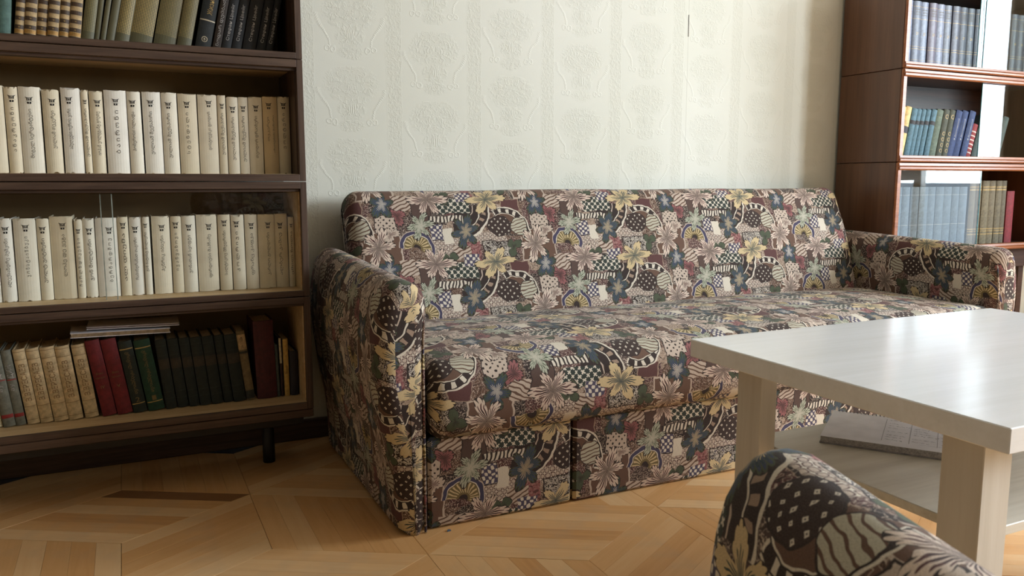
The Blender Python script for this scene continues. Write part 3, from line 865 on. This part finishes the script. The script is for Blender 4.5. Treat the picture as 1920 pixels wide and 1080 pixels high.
dark_section(0.5565, 0.5750, 0.8755, 0.8960, 'dark walnut bookcase section with sliding glass and white books', glass=True)
dark_section(0.2115, 0.2325, 0.5355, 0.5560, 'dark walnut bookcase section nearest the floor')
b = tag(empty('bookcase_pedestal', ((LX0 + LX1) / 2, LYF, 0)), 'low dark base frame on black legs beneath the walnut bookcase', 'bookcase base')
ox = b.location.x
MB().box(LX0 - ox, LX1 - ox, .004, .022, .186, .2105, .002).build('front_rail', WALNUT, b)
MB().box(LX0 + .02 - ox, LX1 - .02 - ox, .06, .08, .150, .186, .002).build('back_rail', LEGBLACK, b)
MB().box(LX0 - ox, LX1 - ox, .022, .27, .195, .2105).build('base_board', DARKWOOD, b)
for x in (0.376, -0.51):
    for y in (2.61, 2.67):
        if y > 2.65: continue
        m = MB()
        m.tube([(x - ox, y - LYF, 0), (x - ox, y - LYF, .05), (x - ox, y - LYF, .194)], .019, 12)
        m.build('leg', LEGBLACK, b, True)

# ------------------------------------------------------------------ lettering
TEXT = {}
def text_mesh(s, size=1.0, serif=False):
    key = s
    if key in TEXT: return TEXT[key]
    cu = bpy.data.curves.new('t', 'FONT'); cu.body = s; cu.size = 1.0; cu.align_x = 'CENTER'; cu.align_y = 'CENTER'
    cu.resolution_u = 2
    o = bpy.data.objects.new('t', cu)
    me = bpy.data.meshes.new_from_object(o)
    V = [(v.co.x, v.co.y) for v in me.vertices]; F = [tuple(p.vertices) for p in me.polygons]
    if V:
        mx, nx_ = max(v[0] for v in V), min(v[0] for v in V); my, ny_ = max(v[1] for v in V), min(v[1] for v in V)
        V = [(v[0] - (mx + nx_) / 2, v[1] - (my + ny_) / 2) for v in V]; dim = (mx - nx_, my - ny_)
    else: dim = (1, 1)
    bpy.data.objects.remove(o); bpy.data.curves.remove(cu); bpy.data.meshes.remove(me)
    TEXT[key] = (V, F, dim)
    return TEXT[key]

def spine_y(x, w, bulge): return -bulge * (1 - min(1, (2 * x / w) ** 2))

MATS = {}
def cmat(c, rough=0.7):
    k = (tuple(c), rough)
    if k not in MATS: MATS[k] = flat_mat('book_cloth_%d_%d_%d' % tuple(c), c, rough, 0.08, 90)
    return MATS[k]

PJ = {}
def flat_mat_paper(c):
    if c not in PJ: PJ[c] = flat_mat('paper_jacket', c, 0.6, 0.025, 14)
    return PJ[c]

LATTICE = {}
def lattice_mat(base, gold):
    k = (base, gold)
    if k in LATTICE: return LATTICE[k]
    m, nb, b = new_mat('gold_lattice_cloth', None, 0.55)
    x, y, z = nb.sep(nb.coord())
    a = nb.m('SINE', nb.m('MULTIPLY', nb.m('ADD', x, z), 760.0)); c = nb.m('SINE', nb.m('MULTIPLY', nb.m('SUBTRACT', x, z), 760.0))
    f = nb.m('MULTIPLY', nb.m('MULTIPLY', a, c), 1.0)
    f = nb.m('MULTIPLY', nb.m('GREATER_THAN', f, 0.15), nb.m('COMPARE', z, 0.125, 0.095))
    col = nb.mix(nb.m('MULTIPLY', f, nb.m('MULTIPLY_ADD', nb.noise(nb.coord(), 40, 2), 0.9, 0.3, clamp=True)), lin(base), lin(gold))
    nb.put(b.inputs['Base Color'], col)
    LATTICE[k] = m
    return m

def make_book(x0, x1, h, zbase, y, depth, color, label, group, lean=0.0, jagged=0.0, bulge=None, texts=(), emblem=0.0, emblem_z=None, bands=(), mat=None, cat='book', rnd=random, pages=None, under=None, emb_x=0.0, name='book'):
    w = max(0.006, (x1 - x0) - 0.0012)
    bulge = min(0.006, w * 0.16) if bulge is None else bulge
    r = tag(empty(name), label, cat, group)
    r.rotation_euler = (0, lean, 0)
    r.location = ((x0 + x1) / 2 + 0.0, y + rnd.uniform(-.002, .004), zbase + abs(math.sin(lean)) * w / 2 + 0.0004)
    m = mat or (flat_mat_paper(color) if jagged and color[0] > 150 else cmat(color))
    n = 8
    # cover: spine arc and two boards, open at the back
    outer = [(w / 2, depth)] + [(w / 2 - w * i / n, spine_y(w / 2 - w * i / n, w, bulge)) for i in range(n + 1)] + [(-w / 2, depth)]
    t = min(0.0025, w * .15)
    inner = [(-w / 2 + t, depth), (-w / 2 + t, t + .001), (w / 2 - t, t + .001), (w / 2 - t, depth)]
    poly = outer + inner
    N = len(poly); V = []; F = []
    for k in (0, 1):
        for i, (px, py) in enumerate(poly):
            z = h * k
            if jagged and 1 <= i <= n + 1:
                if k == 1:
                    z -= jagged * max(0, rnd.random() - .35)
                elif rnd.random() < .3: z += jagged * .4 * rnd.random()
            V.append((px, py, z))
    for i in range(N):
        j = (i + 1) % N; F.append((i, j, N + j, N + i))
    # end faces as quads between spine/boards and inner lining
    for k in (0, 1):
        o = k * N
        q = [(o + 0, o + 1, o + N - 2, o + N - 1), (o + n + 1, o + n + 2, o + n + 3, o + n + 4)]
        for i in range(1, n + 1):
            q.append((o + i, o + i + 1, o + (N - 2 if i < n / 2 + 1 else N - 3)))
        q.append((o + int(n / 2 + 1), o + N - 3, o + N - 2))
        F += q
    c = make_obj('cover', V, F, m, r); fix_normals(c.data)
    MB().box(-w / 2 + t, w / 2 - t, t + .0012, depth - .003, .003, h - .004 - jagged * .8).build('pages', pages or PAGES, r)
    if under is not None:      # cloth case showing above a torn paper jacket
        MB().box(-w / 2 + t, w / 2 - t, t * .6, t + .0011, .002, h - .001).build('case_cloth', cmat(under), r)
    def put_text(s, zc, length, height, mat_, up=True, xo=0.0, horiz=False):
        Vt, Ft, dim = text_mesh(s)
        if not Vt: return
        sx = length / dim[0]; sy = height / dim[1]
        out = []
        for (a, b_) in Vt:
            if horiz: X, Z = a * sx + xo, zc + b_ * sy
            elif up: X, Z = -b_ * sy + xo, zc + a * sx
            else: X, Z = b_ * sy + xo, zc - a * sx
            out.append((X, spine_y(X, w, bulge) - .0005, Z))
        make_obj('lettering', out, Ft, mat_, c)
    for tx in texts: put_text(*tx)
    if bands:
        for mat_, zs_ in bands:
            V, F = [], []
            for (za, zb) in zs_:
                if zb - za > .0009 and V:
                    make_obj('spine_band', V, F, mat_, c); V, F = [], []
                for i in range(6):
                    xa, xb = -w / 2 * .97 + w * .97 * i / 6, -w / 2 * .97 + w * .97 * (i + 1) / 6
                    b0 = len(V)
                    V += [(xa, spine_y(xa, w, bulge) - .0004, za), (xb, spine_y(xb, w, bulge) - .0004, za), (xb, spine_y(xb, w, bulge) - .0004, zb), (xa, spine_y(xa, w, bulge) - .0004, zb)]
                    F.append((b0, b0 + 1, b0 + 2, b0 + 3))
                if zb - za > .0009:
                    make_obj('spine_band', V, F, mat_, c); V, F = [], []
            if V: make_obj('spine_band', V, F, mat_, c)
    if emblem:
        e = emblem; ez = emblem_z if emblem_z else h - .030
        def polys(lst, nm, mat_, off):
            V, F = [], []
            for p in lst:
                b0 = len(V)
                V += [(a * e + emb_x, spine_y(a * e + emb_x, w, bulge) - off, ez + c_ * e) for a, c_ in p]
                F.append(tuple(range(b0, b0 + len(p))))
            make_obj(nm, V, F, mat_, c)
        polys([[(-1.25, 1.15), (-.5, .82), (.5, .82), (1.25, 1.15), (.72, .55), (.72, -.15), (-.72, -.15), (-.72, .55)],
               [(-1.15, -.38), (1.15, -.38), (1.15, -.44), (-1.15, -.44)],
               [(-.62, -.55), (.62, -.55), (.55, -1.25), (-.55, -1.25)]], 'emblem', INK, .0006)
        polys([[(-.42, .6), (-.28, .6), (-.28, .0), (-.42, .0)], [(-.1, .62), (.4, .62), (.4, .5), (-.1, .5)], [(.0, .4), (.38, .4), (.18, .16), (.42, -.02), (.0, -.02), (.22, .18)],
               [(-.08, -.65), (.08, -.65), (.08, -1.15), (-.08, -1.15)]], 'emblem_figure', m, .0009)
    return r

ORD = ['first', 'second', 'third', 'fourth', 'fifth', 'sixth', 'seventh', 'eighth', 'ninth', 'tenth', 'eleventh', 'twelfth', 'thirteenth', 'fourteenth', 'fifteenth', 'sixteenth', 'seventeenth', 'eighteenth', 'nineteenth', 'twentieth', 'twenty-first', 'twenty-second', 'twenty-third', 'twenty-fourth', 'twenty-fifth', 'twenty-sixth', 'twenty-seventh', 'twenty-eighth', 'twenty-ninth', 'thirtieth', 'thirty-first', 'thirty-second', 'thirty-third', 'thirty-fourth', 'thirty-fifth', 'thirty-sixth']

BOOK_Y, BOOK_D = 2.522, 0.135
WHITES = [(236, 225, 202), (240, 232, 214), (228, 215, 188), (244, 238, 226), (232, 218, 190), (214, 190, 150)]

def white_row(spans, z, shelf, group, toplist, titles, tints, seed, case):
    rnd = random.Random(seed); n = len(spans)
    for i, (a, b_) in enumerate(spans):
        w_ = b_ - a
        c = WHITES[tints[i]]
        k = n - 1 - i
        ttl = titles[i]; h = toplist[i]
        es = min(.0078, w_ * .26)
        xo = rnd.uniform(-.1, .12) * w_
        spaced = ttl.startswith('*')
        if spaced: ttl = ' '.join(ttl[1:])
        L = rnd.uniform(.098, .135)
        ez = h - rnd.uniform(.024, .036)
        top = ez - es * 1.4 - .012
        texts = []
        if '/' in ttl:
            p, q = ttl.split('/')
            texts.append((p, top - .045, .07, .0085, SOFTINK, True, -w_ * .16)); texts.append((q, top - .06, .11, .006, SOFTINK, True, w_ * .2))
        else:
            L = min(L, top - .012)
            texts.append((ttl, top - L / 2, L, min(.0112, w_ * .46), SOFTINK, True, xo))
        jag = rnd.choice((.004, .006, .012))
        torn = jag > .008
        lab = ('worn white-jacketed book with torn top' if torn else ('tan-jacketed book with black emblem' if tints[i] == 5 else 'white-jacketed book with black emblem')) + ', %s from the end panel, %s' % (ORD[k], shelf)
        make_book(a, b_, h, z, BOOK_Y, BOOK_D, c, lab, group, lean=R(rnd.uniform(-.25, .25)), jagged=jag, texts=texts, emblem=es, emblem_z=ez, emb_x=xo, rnd=rnd, under=case[i % len(case)])

def spans(l): return [(l[i], l[i + 1]) for i in range(0, len(l), 2)]
C = spans([-0.575, -0.531, -0.530, -0.492, -0.491, -0.447, -0.446, -0.412, -0.411, -0.366, -0.365, -0.3195, -0.318, -0.2695, -0.268, -0.2358, -0.2358, -0.1852, -0.1827, -0.1411, -0.1386, -0.0911, -0.0899, -0.0717, -0.0717, -0.0376, -0.0349, 0.0212, 0.0226, 0.0579, 0.0607, 0.1091, 0.1098, 0.1513, 0.1527, 0.2035, 0.205, 0.2575, 0.2583, 0.2819, 0.2827, 0.3148, 0.3163, 0.3436, 0.3436, 0.3834, 0.3849, 0.428, 0.428, 0.4635])
CT = ['გი დე მოპასანი', 'ფრიდრიხ შილერი', 'ესქილე', 'ანტონ ჩეხოვი', 'ლუი არაგონი', 'ჯოვანი ბოკაჩო', 'ბალზაკი', '*ანაკრეონი', 'მიგელ სერვანტესი', 'უილიამ თეკერეი', 'აპულეუსი ოქროს ვირი', 'უილიამ შექსპირი', 'იოჰან ვოლფგანგ გოეთე', '*ბაირონი', 'ჰომეროსი ილიადა', 'უილიამ შექსპირი', 'უილიამ შექსპირი', '*სტენდალი', 'დოსტოევსკი ფიოდორ', 'უილიამ შექსპირი', 'უილიამ შექსპირი', 'უილიამ შექსპირი', 'თეოდორ დრაიზერი', 'თეკერეი/ამაოების ბაზარი', '*ვოლტერი']
white_row(C, 0.9182, 'upper white row', 'white-jacketed books in the upper row', [.224, .226, .223, .225, .226, .224, .226, .224, .226, .221, .228, .224, .222, .226, .225, .226, .226, .225, .225, .225, .221, .222, .224, .227, .228], CT,
          [1, 2, 0, 3, 1, 4, 2, 4, 1, 2, 3, 4, 2, 3, 1, 3, 1, 2, 0, 2, 0, 0, 0, 5, 4], 11, [(70, 58, 48), (196, 176, 140), (110, 104, 100), (150, 40, 36)])
B_ = spans([-0.580, -0.540, -0.539, -0.492, -0.491, -0.455, -0.454, -0.404, -0.403, -0.3515, -0.350, -0.3085, -0.3076, -0.273, -0.2717, -0.2186, -0.218, -0.1875, -0.1869, -0.1307, -0.1294, -0.1084, -0.1084, -0.0779, -0.0779, -0.0214, -0.0207, 0.0074, 0.0074, 0.0414, 0.042, 0.0616, 0.0658, 0.114, 0.1154, 0.1456, 0.1456, 0.1835, 0.185, 0.2428, 0.2443, 0.2801, 0.2814, 0.3187, 0.3196, 0.3559, 0.3567, 0.4055, 0.4060, 0.4450, 0.4460, 0.4640])
BT = ['სოფოკლე', 'მარკ ტვენი', 'ევრიპიდე', 'თომას მანი', 'ჰაინრიხ ჰაინე', 'ჯეკ ლონდონი', 'ალექსანდრე პუშკინი', '*ჯონსტაინბეკი', 'უოლტ უიტმენი', 'ლოპე დე ვეგა', '*ჩარლზდიკენსი', 'ჯონ მილტონი', '*ბერნარდშოუ', 'ალ დიუმა', 'რაბინდრანათ თაგორი', 'ჟან ბატისტ მოლიერი', 'ჰენრიკ იბსენი', '*ივანვაზოვი', 'ჯონათან სვიფტი', 'ფირდოუსი შაჰნამე', 'სალტიკოვ შჩედრინი', '*კოლრიჯი', 'ფრანც კაფკა', 'კარლო გოლდონი', 'ალბერ კამიუ', 'ემილ ზოლა']
white_row(B_, 0.5752, 'lower white row behind glass', 'white-jacketed books in the lower row', [.222, .224, .221, .223, .224, .222, .224, .223, .222, .227, .218, .220, .221, .223, .221, .222, .223, .222, .223, .225, .224, .223, .224, .223, .224, .214], BT,
          [0, 1, 2, 3, 0, 3, 3, 1, 0, 4, 0, 1, 3, 2, 3, 1, 0, 2, 1, 0, 2, 0, 0, 2, 4, 2], 23, [(70, 62, 54), (120, 110, 98), (88, 76, 64)])

# --- top shelf
def shelf_row(items, z, shelf, group, y=BOOK_Y, depth=BOOK_D, from_start=False, seed=3):
    rnd = random.Random(seed); n = len(items)
    for i, it in enumerate(items):
        d = dict(it); a, b_ = d.pop('s'); h = d.pop('h'); c = d.pop('c'); desc = d.pop('d'); le = d.pop('lean', 0)
        k = i if from_start else n - 1 - i
        make_book(a, b_, h, z, y, depth, c, '%s, %s from the end panel, %s' % (desc, ORD[k], shelf), group, lean=R(le), rnd=rnd, **d)

D = []
for i in range(7):
    D.append(dict(s=(-0.590 + .045 * i, -0.546 + .045 * i), h=.232, c=((72, 92, 88), (98, 70, 56), (84, 112, 104))[i % 3], d=('dark teal cloth book', 'brown cloth book', 'pale teal cloth book')[i % 3], lean=4))
D.append(dict(s=(-0.275, -0.242), h=.25, c=(84, 112, 104), d='teal cloth book', lean=5))
bk = [-0.236, -0.2136, -0.1858, -0.1604, -0.1339, -0.1102, -0.0812]
BAND = flat_mat('dark_leather_band', (74, 56, 42), 0.6); OCHRE = flat_mat('ochre_leather_band', (188, 140, 70), 0.6)
for i in range(6):
    zs_ = [(.004 + .0225 * j, .004 + .0225 * j + .0105) for j in range(0, 9)]
    D.append(dict(s=(bk[i], bk[i + 1]), h=.215, c=(186, 158, 116), d='cream and brown banded leather book', lean=7, bulge=.005, bands=[(BAND, zs_), (OCHRE, [(.016, .0255)])],
                  texts=[('*', .009 + .0225 * j, .004, .004, GOLD, True, 0.0, True) for j in (0, 1, 2)]))
olive = (92, 88, 62)
for (a, b_, le, g) in ((-0.0812, -0.0506, 9.5, (150, 136, 88)), (-0.0500, -0.0365, 9.5, (110, 102, 72)), (-0.0360, -0.0225, 11, (110, 100, 70)), (-0.0220, -0.0014, 12, (104, 98, 74)), (-0.001, 0.0354, 12, (206, 178, 110)), (0.0364, 0.093, 12, (200, 172, 106)), (0.0971, 0.1547, 12, (156, 136, 84)), (0.1561, 0.1946, 12, (164, 144, 88))):
    D.append(dict(s=(a, b_), h=.225, c=olive, d='olive book with gilt lattice spine', lean=le, mat=lattice_mat((88, 84, 60), g)))
EMB = flat_mat('badge_cream', (200, 186, 160), 0.5)
D.append(dict(s=(0.2051, 0.2479), h=.235, c=(38, 42, 44), d='black glossy book with frayed foot', lean=12, jagged=.004, texts=[('Жизнь', .125, .05, .014, GOLD, True, .002), ('О', .030, .016, .016, EMB, True, 0.0), ('Ф', .030, .008, .006, EMB, True, 0.0)], bands=[(EMB, [(.082, .0855)])]))
D.append(dict(s=(0.2507, 0.2738), h=.225, c=(52, 42, 36), d='dark brown book with white title', lean=12, texts=[('ნოდარ დუმბაძე', .085, .14, .011, SILVER)]))
for i, (a, b_) in enumerate(((0.2753, 0.3015), (0.303, 0.331), (0.3325, 0.3697), (0.3712, 0.3984), (0.3990, 0.4185))):
    D.append(dict(s=(a, b_), h=.205, c=(34, 36, 40), d='black book with silver script title', lean=12, texts=[('Стеφан Цвейг', .085, .105, .011, SILVER)]))
shelf_row(D, 1.2637, 'top shelf', 'books on the top shelf of the dark bookcase', seed=5)

# --- bottom shelf
A_ = []
for i in range(6):
    A_.append(dict(s=(-0.578 + .036 * i, -0.543 + .036 * i), h=.205, c=((188, 170, 136), (110, 84, 62))[i % 2], d=('buff cloth book', 'brown cloth book')[i % 2], lean=-6))
A_.append(dict(s=(-0.356, -0.3320), h=.205, c=(200, 184, 150), d='cream paper book', lean=-6))
REDB = flat_mat('red_spine_band', (150, 44, 44), 0.6)
for a, b_ in ((-0.331, -0.3011), (-0.3011, -0.2766)):
    A_.append(dict(s=(a, b_), h=.212, c=(116, 116, 104), d='grey book with red spine bands', lean=-6.5, bands=[(REDB, [(.024, .034), (.128, .131)])], texts=[('ДИН', .152, .036, .016, SILVER), ('ау', .108, .02, .011, SILVER)]))
cr = (206, 182, 142)
BRN = flat_mat('brown_spine_print', (134, 104, 68), 0.7)
for a, b_ in ((-0.274, -0.2434), (-0.2428, -0.2112), (-0.2099, -0.1733), (-0.1733, -0.1375), (-0.1335, -0.0985)):
    A_.append(dict(s=(a, b_), h=.212, c=cr, d='tan cloth volume with brown lettering', lean=-6.5, texts=[('В.ВЕРЕСАЕВ', .118, .105, .015, BRN)], bands=[(BRN, [(.012, .0132), (.05, .0512), (.182, .1832), (.204, .2052)])]))
for q, (a, b_) in (('IV', (-0.0896, -0.0521)), ('V', (-0.0507, -0.0105))):
    A_.append(dict(s=(a, b_), h=.222, c=(112, 30, 36), d='dark red cloth book', lean=-8.8, texts=[(q, .085, .010, .008, DULLGOLD, True, 0.0, True), ('შოთა', .125, .018, .006, DULLGOLD, True, 0.0, True), ('რუსთაველი', .112, .024, .006, DULLGOLD, True, 0.0, True)]))
for q, (a, b_), cc in (('2', (-0.0091, 0.0275), (30, 40, 34)), ('1', (0.0304, 0.0747), (26, 62, 44))):
    A_.append(dict(s=(a, b_), h=.212, c=cc, d='green book with gilt lettering', lean=-8.5, texts=[('გრიგოლ ორბელიანი', .118, .125, .013, DULLGOLD, False), (q, .038, .011, .014, DULLGOLD, True, 0.0, True)], bands=[(GOLD, [(.025, .0275), (.188, .191)])]))
for a, b_ in ((0.0776, 0.1081), (0.1096, 0.1404), (0.1419, 0.1708), (0.1716, 0.204), (0.2046, 0.2374), (0.2389, 0.2664), (0.2672, 0.3029)):
    A_.append(dict(s=(a, b_), h=.208, c=(30, 38, 34), d='blackish green set volume', lean=-6, bands=[(cmat((58, 50, 40)), [(.12, .15)]), (cmat((44, 50, 44)), [(.03, .032), (.05, .052), (.16, .162), (.188, .19)])]))
A_.append(dict(s=(0.3045, 0.3304), h=.216, c=(122, 104, 72), d='slim beige book with dark title', lean=-6.5, bands=[(cmat((190, 160, 116)), [(.158, .205)]), (cmat((52, 54, 48)), [(.004, .03), (.146, .153)])], texts=[('БАЛЛАДЫ', .181, .036, .008, INK)]))
A_.append(dict(s=(0.3367, 0.3966), h=.242, c=(74, 28, 32), d='thick maroon book', lean=-1.5))
A_.append(dict(s=(0.3966, 0.4063), h=.165, c=(66, 74, 70), d='thin slate booklet', lean=-1.5))
A_.append(dict(s=(0.4079, 0.4161), h=.186, c=(48, 26, 24), d='thin book with pale top', lean=-1, bands=[(cmat((196, 182, 150)), [(.105, .184)])]))
A_.append(dict(s=(0.4185, 0.4350), h=.180, c=(196, 158, 84), d='slim yellow book', lean=-.5, texts=[('სად', .085, .026, .008, INK)]))
A_.append(dict(s=(0.4366, 0.4610), h=.14, c=(34, 30, 38), d='short dark book', lean=0))
shelf_row(A_, 0.2327, 'bottom shelf', 'books on the bottom shelf of the dark bookcase', seed=8)

# booklets lying across the bottom row
def booklet(name, W, Dp, H, label, loc, rot, c):
    r = tag(empty(name, loc), label, 'booklet'); r.rotation_euler = rot
    MB().box(0, W, 0, Dp, 0, .0016).build('cover', PAPER, r)
    MB().box(.002, W - .002, .001, Dp, .0016, H - .0012).build('pages', cmat(c), r)
    MB().box(0, W, 0, Dp, H - .0012, H).build('cover', PAPER, r)
booklet('booklet', .255, .13, .013, 'thick pale booklet lying across the bottom-row books', (-0.155, 2.500, .4680), (0, R(1.2), R(2)), (150, 128, 100))
booklet('booklet', .24, .13, .007, 'thin grey booklet lying on top of the thick pale one', (-0.115, 2.515, .4860), (0, R(1.0), R(-1)), (132, 120, 120))

# ------------------------------------------------------------------ polished glazed bookcase
GX0, GX1, GYF, GYB = 3.000, 4.10, 2.45, 2.785
def polished_section(z0, z1, label, panes):
    r = tag(empty('glazed_bookcase_section', ((GX0 + GX1) / 2, GYF, z0)), label, 'bookcase', 'stacked sections of the polished bookcase')
    ox, oy, oz = r.location
    def bx(x0, x1, y0, y1, a, b, ch=0.0): return MB().box(x0 - ox, x1 - ox, y0 - oy, y1 - oy, a - oz, b - oz, ch)
    T = 0.02
    for xa in (GX0, GX1 - T):
        bx(xa, xa + T, GYF + .012, GYB, z0 + .001, z1 - .001, .0012).build('side_panel', REDWOOD, r)
        bx(xa - .001, xa + T + .004, GYF - .001, GYF + .012, z0 + .001, z1 - .001, .003).build('front_stile', REDRAIL, r)
    bx(GX0 + T, GX1 - T, GYF + .012, GYB - .006, z0 + .001, z0 + .022).build('floor_board', DARKWOOD, r)
    bx(GX0 + T, GX1 - T, GYF + .012, GYB - .006, z1 - .020, z1 - .001).build('top_board', DARKWOOD, r)
    bx(GX0 + T, GX1 - T, GYB - .006, GYB - .001, z0, z1).build('back_panel', DARKWOOD, r)
    def rail(a, b_):
        h = b_ - a
        prof = [(GYF + .012, a), (GYF - .002, a), (GYF - .007, a + h * .18), (GYF - .007, a + h * .42), (GYF - .001, a + h * .5), (GYF - .005, a + h * .6), (GYF - .003, a + h * .92), (GYF + .012, b_)]
        m = MB().prism([(p - oy, q - oz) for p, q in prof], 'x', GX0 + .004 - ox, GX1 - .004 - ox)
        m.build('rail', REDRAIL, r)
    rail(z0 + .001, z0 + .030); rail(z1 - .034, z1 - .001)
    for (a, b_, k) in panes:
        y = GYF + .018 + .008 * k
        pane = bx(a, b_, y, y + .004, z0 + .028, z1 - .03).build('glass_pane', GLASS, r)
        for e in (a, b_):
            bx(e - .0018, e + .0018, y - .0003, y + .0043, z0 + .028, z1 - .03).build('glass_edge', GLASS_EDGE, pane)
polished_section(1.370, 1.765, 'polished red-brown bookcase section highest in the stack', ((3.527, 4.06, 0), (3.50, 4.03, 1)))
polished_section(0.9775, 1.3695, 'polished red-brown bookcase section between the other two', ((3.540, 4.06, 0),))
polished_section(0.575, 0.9770, 'polished red-brown bookcase section lowest in the stack', ((3.024, 3.575, 0),))
b = tag(empty('bookcase_plinth', ((GX0 + GX1) / 2, GYF, 0)), 'dark open plinth under the polished bookcase', 'plinth')
ox = b.location.x
MB().box(GX0 + .03 - ox, GX1 - .03 - ox, .06, .30, .48, .574).build('plinth_frame', DARKWOOD, b)
for x in (GX0 + .06, GX1 - .10):
    for y in (.08, .25):
        MB().box(x - ox, x + .04 - ox, y, y + .04, 0, .48, .002).build('leg', DARKWOOD, b)

RY, RD = 2.535, 0.16
r1 = [3.035 + .0515 * i for i in range(19)]
G = []
blues = [(112, 122, 146), (116, 124, 146), (84, 92, 110), (108, 118, 140), (92, 84, 100), (112, 118, 138), (88, 94, 108), (82, 86, 100), (70, 76, 90), (66, 72, 84)]
for i in range(18):
    c = blues[min(i, 9)]
    G.append(dict(s=(r1[i], r1[i + 1]), h=.278, c=c, d='slate blue encyclopedia volume', lean=-.4, mat=cmat(c, .4), bands=[(GOLD, [(.076, .0775), (.086, .0872), (.030, .031), (.203, .2045), (.255, .2562)])],
                  texts=[(str(19 + i), .142, .014, .011, GOLD, True, 0.0, True), ('БОЛЬШАЯ', .243, .030, .006, DULLGOLD, True, 0, True), ('СОВЕТСКАЯ', .232, .032, .006, DULLGOLD, True, 0, True), ('ЭНЦИКЛОПЕДИЯ', .221, .034, .006, DULLGOLD, True, 0, True)]))
shelf_row(G, 1.3926, 'highest glazed shelf', 'slate blue volumes in the polished bookcase', RY, RD, True, 9)

G = []
def lean_set(x, ws, **kw):
    for q in ws: G.append(dict(s=(x, x + q), **kw)); x += q + .0012
    return x
x = 3.032
le = 11
x = lean_set(x, (.026, .034, .036), h=.222, c=(226, 196, 132), d='yellow book with dark spine label', lean=le, bands=[(cmat((56, 52, 60)), [(.105, .135)])])
x = lean_set(x, (.036, .030, .028, .030, .034), h=.215, c=(78, 112, 126), d='teal blue novel', lean=le, bands=[(cmat((50, 44, 46)), [(.145, .162)])])
x = lean_set(x, (.044,), h=.215, c=(92, 104, 86), d='grey green book', lean=le, bands=[(cmat((120, 126, 98)), [(.03, .032), (.18, .182)])])
x = lean_set(x, (.040, .036), h=.217, c=(66, 68, 50), d='dark olive book with gilt medallions', lean=le, texts=[('О', .03 + .026 * j, .017, .017, GOLD, True, 0, True) for j in range(4)] + [('О', .185, .02, .02, GOLD, True, 0, True)])
x = lean_set(x, (.042, .042, .042), h=.217, c=(52, 68, 112), d='navy blue book with white title', lean=le + 3, texts=[('Ф.Достоевский', .13, .10, .011, SILVER)])
x = lean_set(x, (.034,), h=.160, c=(150, 42, 44), d='red book with white stripes', lean=le + 5, bands=[(cmat((220, 200, 190)), [(.02 + .02 * j, .026 + .02 * j) for j in range(6)])])
x = lean_set(x + .004, (.04, .036, .04, .044, .038), h=.20, c=(70, 84, 80), d='dim green book behind glass', lean=le + 5)
shelf_row(G, 1.0000, 'middle glazed shelf', 'leaning books in the polished bookcase', RY, RD, True, 10)

G = []
x = 3.030
for i in range(10):
    ww = .0545 + .004 * math.sin(i * 2.1)
    G.append(dict(s=(x, x + ww), h=.272, c=(96, 108, 118), d='blue grey tome behind glass', lean=0, bands=[(SILVER, [(.10, .1012), (.235, .2362)])])); x += ww + .001
x += .012
for i in range(6):
    ww = (.046, .042, .050, .048, .044, .040)[i]
    c = ((104, 92, 70), (100, 88, 66), (112, 102, 78), (108, 98, 76), (104, 96, 76), (96, 88, 70))[i]
    G.append(dict(s=(x, x + ww), h=.300, c=c, d='brown grey volume with gilt bands', lean=0, bands=[(GOLD, [(.255, .259), (.266, .268), (.272, .274), (.045, .048), (.060, .062), (.07, .073)])])); x += ww + .001
G.append(dict(s=(x, x + .055), h=.25, c=(124, 32, 40), d='dark red book without gilding', lean=0)); x += .056
shelf_row(G, 0.5975, 'lowest glazed shelf', 'tomes on the lowest glazed shelf', RY, RD, True, 12)
